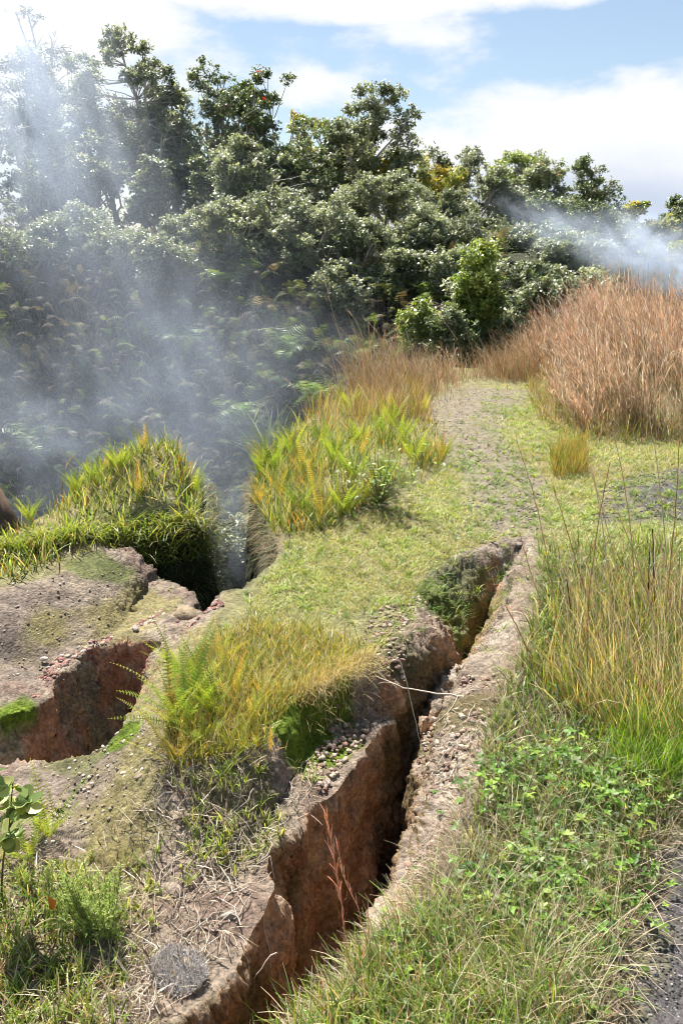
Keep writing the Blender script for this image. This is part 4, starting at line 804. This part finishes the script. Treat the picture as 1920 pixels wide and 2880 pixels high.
def add_ferns():
    rg = np.random.default_rng(91)
    near = [(425, 1700, .36, 12, FG, 'tall bright sword fern at the left end of the fern bank'), (500, 1665, .30, 11, FG, 'sword fern with arching fronds in the middle of the fern bank'), (420, 1590, .30, 8, FG, 'upright sword fern at the back left of the fern bank'), (570, 1690, .24, 10, FY, 'small yellowing sword fern nearest the moss on the fern bank'),
            (405, 1775, .20, 10, FY, 'low golden sword fern at the foot of the fern bank'), (620, 1640, .18, 8, FY, 'short orange-tipped fern among the blond grass by the moss'), (500, 1560, .22, 8, FY, 'rusty fern in the grass behind the fern bank'), (470, 1740, .2, 9, FG, 'low green fern spilling over the foot of the fern bank'), (540, 1755, .17, 9, FG, 'small green fern at the foot of the bank right of the spilling one'), (600, 1740, .15, 8, FY, 'tiny yellow fern between the moss and the foot of the bank'),
            (455, 1640, .27, 10, FG, 'dense sword fern in the heart of the fern bank'), (540, 1620, .22, 9, FY, 'golden sword fern right of the dense one'), (395, 1700, .26, 9, FY, 'bronze-tipped fern leaning over the bare rock'), (510, 1790, .13, 8, FG, 'lowest little fern below the bank')]
    for u, v, s, nf, cols, lab in near:
        x, y = U(u, v, -.05); r = make_fern(rg, int(nf*1.5), s, cols, lab, 'sword ferns on the mossy lip', (0, 0, 0), up=(.0, .45), w=.068, n=30); put(r, x, y, 0, 1)
    protos = [make_fern(rg, nf, .3, c, '', '', (0, 0, 0), n=20, w=.075, up=(.0, .42)) for nf, c in ((19, FG), (16, FY), (20, FG), (15, FY))]
    used = [False]*4
    def add(x, y, sc, k, lab, grp, dz=0):
        r = protos[k] if not used[k] else copy_tree(protos[k]); used[k] = True; put(r, x, y, rg.uniform(0, 6.28), sc, lab, grp, dz)
    spots = [(U(u, v, 0), s) for u, v, s in [(690, 1190, 1.0), (740, 1205, 1.1), (790, 1195, 1.2), (835, 1180, 1.05), (870, 1150, .9), (640, 1150, 1.0), (700, 1120, 1.2), (770, 1110, 1.2), (830, 1090, 1.1), (610, 1090, .9), (660, 1050, 1.1), (740, 1040, 1.2), (590, 1160, .8), (720, 1160, 1.1), (810, 1140, 1.2)]]
    for j, ((x, y), s) in enumerate(spots): add(x, y, s*.85, [0, 1, 2, 1, 0, 3, 1][j % 7], 'sword fern in the front row of the central outcrop', 'sword ferns of the central outcrop')
    t = 0
    while t < 15:
        x = rg.uniform(-.6, .9); y = rg.uniform(4.7, 7.4)
        if inside(np.array([x]), np.array([y]), CB)[0]: add(x, y, rg.uniform(.65, 1.1), rg.integers(4), 'sword fern amid grass on top of the central outcrop', 'sword ferns on top of the outcrop', .03); t += 1
    t = 0
    while t < 11:
        x = rg.uniform(-2.9, -.9); y = rg.uniform(3.9, 5.3)
        z = float(height(np.array([x]), np.array([y]))[0])
        if z > -.12 and y > 3.9+.2*(x+1.4): add(x, y, rg.uniform(.5, .8), rg.integers(4), 'sword fern poking out of the left mound', 'sword ferns of the left mound', .02); t += 1
    ords = 'first second third fourth fifth sixth seventh eighth ninth tenth eleventh twelfth thirteenth fourteenth fifteenth'.split()
    for g in ('sword ferns of the central outcrop', 'sword ferns on top of the outcrop', 'sword ferns of the left mound'):
        for k, f_ in enumerate(sorted([q for q in COL.objects if q.get('group') == g], key=lambda q: q.location.x/q.location.y)): f_['label'] = f_['label']+', '+ords[k]+' from the left'
    for u, v, s, lab in ((110, 1905, .75, 'small fern by the round-leaved seedling'), (60, 1960, .6, 'tiny fern at the left edge below the seedling')):
        x, y = U(u, v, -.15); add(x, y, s, 2, lab, 'small ferns at the left edge')

# ---------------------------------------------------------------- stones, boulder, branch
def add_stones():
    rg = np.random.default_rng(17)
    ST = [(527, 2090, .020, (.42, .38, .33), 'pale angular stone lying on the runners left of the crack'), (395, 2035, .028, (.34, .27, .22), 'flat brown stone half buried among the runners'), (268, 1672, .012, (.4, .33, .27), 'small stone on the slab edge below the hole'),
          (322, 1342, .018, (.5, .47, .44), 'white-grey stone on the back edge of the left slab'), (310, 1432, .018, (.42, .36, .32), 'pair of pale stones on the rim above the hole'), (100, 1502, .015, (.5, .45, .4), 'small white stone on the left slab'),
          (325, 1840, .012, (.3, .24, .2), 'little dark stone beside the moss patch'), (132, 1838, .014, (.28, .22, .18), 'little dark stone on the lower left rock'), (1175, 1228, .022, (.32, .25, .2), 'brown stone at the head of the crack'), (1158, 1238, .018, (.25, .19, .15), 'dark stone beside the head of the crack'),
          (1190, 1245, .026, (.28, .22, .18), 'rounded stone wedged in the head of the crack'), (1385, 1130, .02, (.3, .27, .25), 'grey stone on the upper gravel patch'), (690, 1262, .014, (.4, .35, .3), 'small pale stone on the turf below the outcrop')]
    for j, (u, v, s, c, lab) in enumerate(ST):
        t, f = rock_tmpl(j+1, .6); z = -.14 if v > 1270 and u < 1100 else 0; x, y = U(u, v, z); zz = float(height(np.array([x]), np.array([y]))[0]); zz = max(zz, z-.03)
        me = mesh('stone', t*s*np.array((1.25, .9, 1)), f, M_ROCK, np.tile(np.array(c)*.9, (len(t), 1)), s > .03)
        o = obj('stone', me); o.location = (x, y, zz+s*.3); o.rotation_euler = (rg.uniform(-.2, .2), rg.uniform(-.2, .2), rg.uniform(0, 6)); tag(o, lab, 'stone')
    t, f = rock_tmpl(40, .9, .3); c = np.tile(np.array((.26, .12, .08)), (len(t), 1)); c[t[:, 2] > .35] = (.33, .26, .17)
    x, y = U(418, 1415, -.18); o = obj('boulder', mesh('boulder', t*np.array((.075, .06, .085)), f, M_ROCK, c, True)); o.location = (x, y, -.20); tag(o, 'red-sided boulder at the right end of the left slab above the gully', 'boulder')
    t, f = rock_tmpl(44, 1, .25); x, y, _ = UD(-22, 1020, 4.9); o = obj('boulder', mesh('boulder', t*np.array((.16, .16, .75)), f, M_ROCK, np.tile(np.array((.16, .11, .08)), (len(t), 1)), True)); o.location = (x, y, -.62); tag(o, 'dark upright earth block at the left edge beyond the mound', 'boulder')
    # clinker crumbs around the slab edge, and loose gravel
    def crumbs(name, lab, x, y, z, s, cols, wts=None):
        n = len(x); V = []
        for q in range(4):
            t, f = rock_tmpl(60+q, .75); t = t[:]; k = np.arange(n) % 4 == q
            V.append(stamp(t, f, np.stack([x[k], y[k], z[k]], 1), rotm(rg.uniform(0, 6.28, k.sum()), rg.uniform(-.6, .6, k.sum())), s[k], pick(k.sum(), cols, wts, .3)))
        v = join(V); tag(obj(name, mesh(name, *v[:2], M_ROCK, v[2])), lab, 'gravel', kind='stuff')
    a, b = samp([(200, 1480), (300, 1430), (380, 1390), (440, 1400), (455, 1450), (500, 1440), (520, 1470), (380, 1500), (360, 1455), (290, 1450), (140, 1525), (100, 1590), (60, 1600), (120, 1510)], 900, -.17)
    crumbs('clinker', 'crumbly red-brown clinker along the broken rim of the left slab', a, b, height(a, b), rg.uniform(.004, .016, len(a)), [(.30, .17, .14), (.22, .12, .10), (.40, .33, .27)])
    a, b = samp([(0, 1770), (330, 1700), (370, 1800), (240, 1920), (0, 1960), (-200, 1950), (-200, 1800)], 420, -.15); a2, b2 = samp([(0, 1400), (300, 1340), (400, 1370), (280, 1440), (60, 1580), (0, 1600)], 170, -.15)
    a = np.concatenate([a, a2]); b = np.concatenate([b, b2]); crumbs('rock_chips', 'small stone chips scattered on the bare left rocks', a, b, height(a, b)+.002, rg.uniform(.002, .008, len(a)), [(.35, .28, .23), (.2, .15, .12), (.5, .45, .4)])
    a, b = samp([(950, 1560), (1010, 1570), (1150, 1600), (1100, 1760), (1060, 1900), (980, 2050), (880, 2140), (925, 2000), (950, 1850), (960, 1700)], 700, -.1); a2, b2 = samp([(860, 1480), (980, 1450), (1000, 1540), (940, 1600), (850, 1690), (740, 1850), (690, 1800), (800, 1640)], 500, -.2)
    a = np.concatenate([a, a2]); b = np.concatenate([b, b2]); k = pdist(a, b, CRACK) < .0; a = a[k]; b = b[k]
    crumbs('crack_rubble', 'rough crumbs of earth and stone along both lips of the main crack', a, b, height(a, b)+.004, rg.uniform(.003, .013, len(a)), [(.33, .25, .19), (.26, .17, .13), (.42, .35, .28)])
    a, b = samp([(1700, 1750), (1568, 1900), (1500, 1985), (1450, 2120), (1425, 2250), (1395, 2352), (1300, 2600), (2300, 2600), (2300, 1900)], 9000, 0); a2, b2 = samp([(1380, 1105), (1568, 1075), (1800, 1080), (1800, 1200), (1568, 1195), (1360, 1200)], 2500, 0)
    a = np.concatenate([a, a2]); b = np.concatenate([b, b2]); crumbs('cinder_gravel', 'dark grey volcanic gravel of the viewing path at the lower right', a, b, height(a, b)+.001, rg.uniform(.0015, .0042, len(a))*(1+.6*(b > 3)), [(.09, .085, .085), (.16, .15, .15), (.30, .29, .28), (.05, .05, .05)], [4, 3, 1.4, 2])
    a, b = samp([(985, 920), (1090, 890), (1200, 905), (1150, 1010), (1250, 1110), (1230, 1230), (1050, 1270), (1000, 1290), (1080, 1100), (1000, 1020)], 1500, 0)
    crumbs('path_grit', 'fine grit and small stones on the worn path', a, b, height(a, b)+.001, rg.uniform(.003, .009, len(a)), [(.3, .24, .19), (.2, .16, .13), (.42, .37, .32)])

def line(name, px, rad, col, label, cat, z=None, twigs=(), m=None, ns=6):
    """px: list of (u, v, ground distance)"""
    pts = [UD(*p) for p in px]; q = []
    for i in range(len(pts)-1):
        a, b = np.array(pts[i]), np.array(pts[i+1]); q += [a+(b-a)*t for t in np.linspace(0, 1, 5, endpoint=False)]
    q.append(np.array(pts[-1])); q = np.array(q); q[1:-1] += rng.normal(0, .0011, (len(q)-2, 3)); base = q[0].copy()
    r = thing(name, label, cat, tuple(base)); v = tube(q-base, np.linspace(rad[0], rad[1], len(q)), ns, col); obj('stem', mesh('stem', *v[:2], M_STEM, v[2], True), r)
    for tw in twigs:
        t = np.array([UD(*p) for p in tw])-base; tt = bez(t[0], t[len(t)//2], t[-1], 8); v = tube(tt, np.linspace(min(rad[1]*.9, .0022), .0008, 8), 5, col); obj('twig', mesh('twig', *v[:2], M_STEM, v[2], True), r)
    return r, q-base
def seed_head(r, q, i0, n, L, col, w=.0025, spread=.35, name='seed_head'):
    k = rng.uniform(i0, len(q)-1.001, n); i = k.astype(int); f = (k-i)[:, None]; P = q[i]*(1-f)+q[i+1]*f; d = q[-1]-q[int(i0)]; az0 = math.atan2(d[0], d[1]); tl = math.acos(np.clip(d[2]/np.linalg.norm(d), -1, 1))
    c = pick(n, [col]); v = blades(P, rng.uniform(.5, 1, n)*L, w, az0+rng.normal(0, .5, n), tl+rng.normal(0, spread, n), tl+rng.normal(0, spread*1.3, n), c*.9, c*1.2, 2, taper=.4)
    obj(name, mesh(name, *v[:2], M_DRY, v[2]), r)
def add_lines():
    line('dry_branch', [(862, 1552, 2.66), (925, 1580, 2.6), (1000, 1593, 2.56), (1090, 1602, 2.54), (1180, 1607, 2.53)], (.0016, .0048), (.50, .42, .34), 'bleached dry branch lying across the main crack', 'branch',
         twigs=[[(1090, 1602, 2.54), (1095, 1640, 2.46), (1075, 1680, 2.42)], [(1050, 1600, 2.54), (1035, 1640, 2.46), (990, 1665, 2.42)], [(930, 1582, 2.6), (890, 1560, 2.62), (868, 1570, 2.6)]])
    line('dry_twig', [(636, 1672, 2.42), (665, 1676, 2.42), (683, 1688, 2.4)], (.0028, .0018), (.46, .38, .3), 'short grey twig jutting out beside the moss', 'twig')
    red = (.78, .30, .16)
    r, q = line('russet_grass_stalk', [(832, 2380, 1.32), (808, 2240, 1.36), (785, 2100, 1.40), (770, 1990, 1.44), (750, 1875, 1.48)], (.0024, .0010), red, 'russet grass stalk arching up in front of the crack, the taller of the pair', 'grass stalk'); seed_head(r, q, 8, 46, .05, (.80, .36, .22), .0028)
    r, q = line('russet_grass_stalk', [(800, 2352, 1.34), (805, 2250, 1.37), (845, 2170, 1.40), (820, 2080, 1.42), (790, 2020, 1.44), (775, 1940, 1.47)], (.0018, .0008), red, 'thin curling russet grass stalk crossing the taller one', 'grass stalk'); seed_head(r, q, 13, 22, .035, (.80, .40, .26), .0022)
    r, q = line('pale_grass_stalk', [(985, 1760, 2.3), (960, 1690, 2.35), (935, 1570, 2.42), (918, 1518, 2.46)], (.0012, .0024), (.5, .42, .28), 'thin pale grass stalk leaning over the middle of the crack', 'grass stalk'); seed_head(r, q, 7, 30, .012, (.5, .42, .3), .002)
    r, q = line('spiky_seed_stalk', [(1240, 2060, 1.95), (1290, 1990, 1.98), (1350, 1880, 2.02), (1400, 1800, 2.06), (1445, 1735, 2.1)], (.0012, .0024), (.46, .36, .22), 'stout bristly seed stalk slanting over the right slope', 'grass stalk'); seed_head(r, q, 6, 130, .010, (.55, .42, .28), .002, .9)
    tall = [(1300, 1620, 1262, 1200, 1185, 1010, 3.0), (1345, 1700, 1330, 1350, 1400, 1060, 2.9), (1420, 1650, 1405, 1300, 1360, 1080, 3.0), (1460, 1560, 1470, 1220, 1400, 960, 3.3), (1500, 1620, 1545, 1300, 1560, 1010, 3.0), (1540, 1500, 1530, 1150, 1490, 960, 3.4), (1310, 1560, 1240, 1400, 1190, 1220, 3.0),
            (1380, 1500, 1330, 1300, 1270, 1120, 3.2), (1430, 1450, 1420, 1250, 1340, 1040, 3.4), (1555, 1700, 1500, 1350, 1420, 1180, 2.8), (1260, 1600, 1210, 1480, 1160, 1390, 2.8)]
    names = ['leftmost tall', 'second tall', 'third tall', 'highest slender', 'tall upright', 'far right curved', 'short left-leaning', 'left-leaning middle', 'arching middle', 'long right-rooted', 'lowest left-hand']
    for j, (u0, v0, u1, v1, u2, v2, d) in enumerate(tall):
        b = bez((u0, v0), (u1, v1), (u2, v2), 5); c = [(.46, .33, .2), (.36, .2, .12), (.54, .44, .3)][j % 3]
        r, q = line('seed_stalk', [(p[0], p[1], d-.05*i) for i, p in enumerate(b)], (.0030, .0013), c, names[j]+' straw seed stalk rising from the sedge on the right slope', 'grass stalk'); r['group'] = 'tall seed stalks on the right slope'; seed_head(r, q, 10, 26, .045, tuple(np.array(c)*1.2), .003, .3)
    for j, (u0, v0, u1, v1, d, lab) in enumerate([(1312, 1480, 1300, 1330, 3.0, 'blackened dead stalk on the left of the sedge'), (1500, 1480, 1497, 1215, 3.1, 'blackened dead stalk standing upright on the right of the sedge'), (1482, 1400, 1490, 1260, 3.2, 'shorter blackened stalk beside the upright one')]):
        r, q = line('dead_stalk', [(u0, v0, d), ((u0+u1)/2+3, (v0+v1)/2, d), (u1, v1, d)], (.0035, .0022), (.03, .025, .025), lab, 'dead stalk'); r['group'] = 'blackened stalks on the right slope'
    for j, (u0, v0, u1, v1, u2, v2, d, lab) in enumerate([(150, 1190, 130, 1090, 165, 1050, 5.0, 'dry grass plume at the left of the mound'), (215, 1150, 190, 1090, 210, 1062, 5.2, 'thin dry plume in the middle of the mound'), (395, 1120, 393, 1060, 388, 1025, 5.0, 'straight thin stalk on top of the mound'), (412, 1130, 414, 1060, 412, 1020, 5.0, 'straight russet stalk at the right of the mound top'),
                                                (700, 960, 690, 900, 655, 870, 6.8, 'pale stalk rising behind the outcrop'), (800, 850, 765, 720, 745, 640, 8.0, 'tall pale plume standing above the outcrop against the bank'), (850, 850, 835, 740, 800, 715, 8.2, 'second pale plume right of the tall one'), (900, 860, 880, 760, 835, 730, 8.3, 'arched pale plume above the bunchgrass'), (1050, 780, 1020, 740, 1005, 715, 8.8, 'short pale plume near the path end')]):
        b = bez((u0, v0), (u1, v1), (u2, v2), 4); r, q = line('grass_plume', [(p[0], p[1], d) for p in b], (.004, .0018), (.5, .4, .26), lab, 'grass plume'); seed_head(r, q, 9, 16, .06, (.6, .5, .36), .006, .3)

def add_left_corner():
    rg = np.random.default_rng(5)
    # round-leaved ohia seedling at the left edge
    D = 1.72; bx, by, bz = UD(15, 2120, D); r = thing('seedling', 'young seedling with round fleshy leaves rising at the left edge', 'seedling', (bx, by, bz)); b = np.array((bx, by, bz))
    stems = [[(5, 2120), (0, 1980), (22, 1900), (30, 1800)], [(0, 1980), (-20, 1900), (-25, 1830), (-30, 1780)], [(22, 1900), (40, 1870), (55, 1850), (58, 1840)]]; tips = []
    for s in stems:
        p = np.array([UD(u, v, D+rg.uniform(-.02, .02)) for u, v in s])-b; q = bez(p[0], p[1], p[2], 8); q = np.concatenate([q, [p[3]]]); v = tube(q, np.linspace(.0035, .0015, 9), 6, (.12, .09, .06)); obj('stem', mesh('stem', *v[:2], M_STEM, v[2], True), r); tips += [q[-1], q[-2]*.6+q[-1]*.4, q[-3]*.5+q[-2]*.5, q[-3]]
    a = np.linspace(0, 6.28, 10, endpoint=False); lv = [(0, .5, .0)]+[(math.sin(t)*.42, .5-math.cos(t)*.5, .09*abs(math.sin(t))) for t in a]; lf = np.array([(0, 1+i, 1+(i+1) % 10, 1+(i+2) % 10) for i in range(0, 10, 2)])
    P = np.repeat(np.array(tips), 9, 0)+rg.normal(0, .008, (len(tips)*9, 3)); n = len(P)
    v = stamp(np.array(lv), lf, P, rotm(rg.uniform(0, 6.28, n), rg.uniform(-.6, .9, n), rg.normal(0, .4, n)), rg.uniform(.030, .046, n), pick(n, [(.30, .38, .12), (.44, .50, .18), (.18, .26, .08)], rg=rg))
    obj('leaves', mesh('leaves', *v[:2], M_HERB, v[2]), r)
    # feathery heath shrub
    bx, by = U(240, 2170, -.2); bz = -.21; r = thing('heath_shrub', 'feathery pale green heath shrub on the left block', 'shrub', (bx, by, bz)); T = []; L = []
    for k in range(38):
        az = rg.uniform(0, 6.28); h = rg.uniform(.09, .27); e = np.array((math.sin(az)*rg.uniform(.02, .14), math.cos(az)*rg.uniform(.02, .10), h)); q = bez((0, 0, 0), e*np.array((.7, .7, .4)), e, 8); T.append(tube(q, np.linspace(.002, .0008, 8), 4, (.16, .12, .07)))
        for s in range(7):
            i = rg.integers(2, 7); e2 = q[i]+rg.normal(0, .022, 3)+np.array((0, 0, .03)); L += [q[i]+(e2-q[i])*t for t in np.linspace(0, 1, 12)]
        L += [q[2]+(e-q[2])*t for t in np.linspace(0, 1, 30)]
    v = join(T); obj('stem', mesh('stem', *v[:2], M_STEM, v[2]), r)
    P = np.repeat(np.array(L), 3, 0)+rg.normal(0, .0015, (len(L)*3, 3)); n = len(P); c = pick(n, [(.34, .44, .13), (.44, .50, .18), (.22, .32, .09)], rg=rg)
    v = blades(P, rg.uniform(.007, .013, n), .0034, rg.uniform(0, 6.28, n), rg.uniform(.3, 1.4, n), rg.uniform(.4, 1.5, n), c, c, 1, rg=rg); obj('foliage', mesh('foliage', *v[:2], M_HERB, v[2]), r)
    # grey lichen cushion
    n = 9000; q = rg.normal(size=(n, 2)); q /= np.linalg.norm(q, axis=1, keepdims=True); q *= rg.uniform(0, 1, (n, 1))**.5; ux = 425+q[:, 0]*84+q[:, 1]*30; vy = 2262+q[:, 1]*72; x, y = U(ux, vy, -.19); k = np.clip(1-np.hypot(q[:, 0], q[:, 1])**2, 0, 1); edge_ = k+.5*fbm(x, y, 0*x, 18, 2) > .22; x = x[edge_]; y = y[edge_]; k = k[edge_]; q = q[edge_]; n = len(x)
    lump = .5+.5*fbm(x, y, 0*x, 25, 2); P = ground_pts(x, y, -.004); P[:, 2] += k**.5*.018*(.3+lump)+.004; c = pick(n, [(.40, .39, .39), (.56, .55, .54), (.2, .19, .19)], rg=rg)
    P0 = P.mean(0); v = blades(P-P0, rg.uniform(.006, .013, n), .0024, rg.uniform(0, 6.28, n), rg.uniform(0, 1.3, n), rg.uniform(0, 1.6, n), c*.8, c*1.15, 2, rg=rg)
    o = obj('lichen_cushion', mesh('lichen_cushion', *v[:2], M_DRY, v[2])); o.location = P0; tag(o, 'grey crinkled lichen cushion on the lower left block near the crack', 'lichen')
    # yellowish lichen tuft on the slab, fallen leaf
    for u, v_, s, lab in ((307, 1383, .022, 'small yellow lichen tuft on the left slab'), (325, 1768, .014, 'small yellow lichen tuft by the moss patch')):
        x, y = U(u, v_, -.15); m = 500; e = rg.normal(size=(m, 3)); e[:, 2] = abs(e[:, 2])*.6; e = e/np.linalg.norm(e, axis=1, keepdims=True)*s*rg.uniform(.5, 1, (m, 1)); c = pick(m, [(.42, .38, .18), (.5, .46, .28)], rg=rg)
        vv = blades(e, rg.uniform(.004, .009, m), .003, rg.uniform(0, 6.28, m), rg.uniform(0, 1.4, m), rg.uniform(0, 1.5, m), c, c, 1, rg=rg); o = obj('lichen_tuft', mesh('lichen_tuft', *vv[:2], M_DRY, vv[2])); o.location = (x, y, float(height(np.array([x]), np.array([y]))[0])); tag(o, lab, 'lichen')
    x, y = U(125, 2100, -.15); lv2, lf2 = leaf_quad(1, .6, .15); o = obj('fallen_leaf', mesh('fallen_leaf', lv2*.05, lf2, M_HERB, np.tile((.26, .09, .04), (len(lv2), 1)), True)); o.location = (x, y, -.14); o.rotation_euler = (R(75), 0, 1.2); tag(o, 'curled red-brown fallen leaf in the bottom left grass', 'leaf')
    # pale roots dangling down the near wall of the crack
    for j, (u, v_, pts, lab) in enumerate([(760, 2140, [(600, 2105), (612, 2160), (625, 2240)], 'pale root hanging from the left lip above the crack'), (0, 0, [(510, 2230), (520, 2290), (508, 2352)], 'left pale root dangling over the lowest red wall'), (0, 0, [(545, 2215), (570, 2260), (560, 2330)], 'middle pale root dangling over the lowest red wall'), (0, 0, [(640, 2215), (590, 2235), (560, 2300)], 'curled pale root over the lowest red wall')]):
        a = np.array([U(p[0], p[1], -.2-.05*i) for i, p in enumerate(pts)]); z = np.array([-.16, -.22, -.30])[:, None]; q = bez(*np.concatenate([a, z], 1), 8); b0 = q[0].copy(); vv = tube(q-b0+rg.normal(0, .002, q.shape), np.linspace(.0022, .001, 8), 5, (.5, .42, .34)); o = obj('root', mesh('root', *vv[:2], M_STEM, vv[2], True)); o.location = b0; tag(o, lab, 'root', 'roots over the red wall')
    # leafy sprig at the bottom centre, glossy bush on the outcrop edge
    lv3, lf3 = leaf_quad(1, .5, .12)
    for (u, v_, d, n, s, h, lab) in ((700, 2320, 1.36, 60, .028, .07, 'leafy sprig at the bottom centre beside the crack'), (1180, 2250, 1.5, 26, .026, .05, 'pale leafy sprig low on the right slope'), (600, 2360, 1.3, 20, .022, .05, 'leafy sprig at the bottom edge left of centre'), (870, 1150, 4.5, 170, .034, .24, 'small glossy-leaved bush at the right end of the outcrop')):
        x, y, z = UD(u, v_, d); z = max(float(height(np.array([x]), np.array([y]))[0]), -.35); r = thing('leafy_sprig' if n < 100 else 'small_bush', lab, 'plant', (x, y, z)); P = rg.normal(0, 1, (n, 3))*np.array((h*.6, h*.5, h*.3))+np.array((0, 0, h*.7)); T = [tube(np.array([(0, 0, 0), p*.5+np.array((0, 0, h*.1)), p]), .0012, 3, (.18, .2, .07)) for p in P]
        v = join(T); obj('stem', mesh('stem', *v[:2], M_STEM, v[2]), r); c = pick(n, [(.22, .33, .07), (.32, .42, .12), (.2, .28, .13)], rg=rg); v = stamp(lv3, lf3, P, rotm(rg.uniform(0, 6.28, n), rg.uniform(-.3, .5, n), rg.normal(0, .3, n)), rg.uniform(.8, 1.4, n)*s, c); obj('leaves', mesh('leaves', *v[:2], M_HERB, v[2]), r)
add_ferns(); add_stones(); add_lines(); add_left_corner()

# ---------------------------------------------------------------- steam
def steam_mat(dens, seed, sc=2.4, thr=.41):
    m = bpy.data.materials.new('steam'); m.use_nodes = True; nt = m.node_tree; N = nt.nodes; L = nt.links; N.clear()
    out = N.new('ShaderNodeOutputMaterial'); pv = N.new('ShaderNodeVolumePrincipled'); pv.inputs['Color'].default_value = (.72, .81, .96, 1); pv.inputs['Anisotropy'].default_value = .35
    tc = N.new('ShaderNodeTexCoord'); ln = N.new('ShaderNodeVectorMath'); ln.operation = 'LENGTH'; L.new(tc.outputs['Object'], ln.inputs[0])
    fo = N.new('ShaderNodeMapRange'); fo.interpolation_type = 'SMOOTHSTEP'; fo.inputs[1].default_value = 1.0; fo.inputs[2].default_value = .0; L.new(ln.outputs['Value'], fo.inputs[0])
    mp = N.new('ShaderNodeMapping'); mp.inputs['Location'].default_value = (seed*3.1, seed, 0); mp.inputs['Scale'].default_value = (1.5, 1, .7); L.new(tc.outputs['Object'], mp.inputs[0])
    nz = N.new('ShaderNodeTexNoise'); nz.inputs['Scale'].default_value = sc; nz.inputs['Detail'].default_value = 4; nz.inputs['Roughness'].default_value = .6; nz.inputs['Distortion'].default_value = 1.2; L.new(mp.outputs[0], nz.inputs[0])
    mr = N.new('ShaderNodeMapRange'); mr.inputs[1].default_value = thr; mr.inputs[2].default_value = .75; L.new(nz.outputs[0], mr.inputs[0])
    a = N.new('ShaderNodeMath'); a.operation = 'MULTIPLY'; L.new(fo.outputs[0], a.inputs[0]); L.new(mr.outputs[0], a.inputs[1])
    b = N.new('ShaderNodeMath'); b.operation = 'MULTIPLY'; L.new(a.outputs[0], b.inputs[0]); b.inputs[1].default_value = dens; L.new(b.outputs[0], pv.inputs['Density'])
    L.new(pv.outputs[0], out.inputs['Volume']); return m
PUFFS = [((230, 1040, 8.0), (3.2, 1.9, 1.7), 0, .55, 'thick steam filling the pit on the left'), ((430, 820, 8.2), (1.4, 1.2, 1.7), -.35, .5, 'steam column rising from the pit beside the outcrop'),
         ((250, 560, 8.0), (1.4, 1.1, 2.1), -.38, .24, 'slanting drift of steam across the left trees'), ((20, 190, 7.6), (1.3, 1.0, 1.9), -.3, 2.4, 'bright steam cloud at the upper left corner'),
         ((80, 680, 9.4), (4.2, 1.5, 2.9), 0, .22, 'broad veil of steam over the left bank'), ((500, 1220, 5.3), (.7, 1.0, .8), .1, .75, 'faint steam in the gully behind the mound'), ((660, 800, 9.6), (2.0, 1.0, 1.1), .2, .35, 'thin steam lapping along the dark bank behind the outcrop'),
         ((1530, 600, 12.6), (2.0, 1.1, .75), .3, 4.5, 'dense steam bank behind the russet grass'), ((1300, 545, 13.4), (1.6, 1.0, .55), .45, 1.6, 'thin end of the steam bank over the pale bush')]
def add_steam():
    import bmesh
    for j, (p, rr, rot, d, lab) in enumerate(PUFFS):
        bm = bmesh.new(); bmesh.ops.create_icosphere(bm, subdivisions=3, radius=1); me = bpy.data.meshes.new('steam'); bm.to_mesh(me); bm.free(); me.materials.append(steam_mat(d, j+1))
        o = obj('steam', me); o.location = UD(*p); o.scale = rr; o.rotation_euler = (0, rot, 0); tag(o, lab, 'steam', kind='stuff')
add_steam()
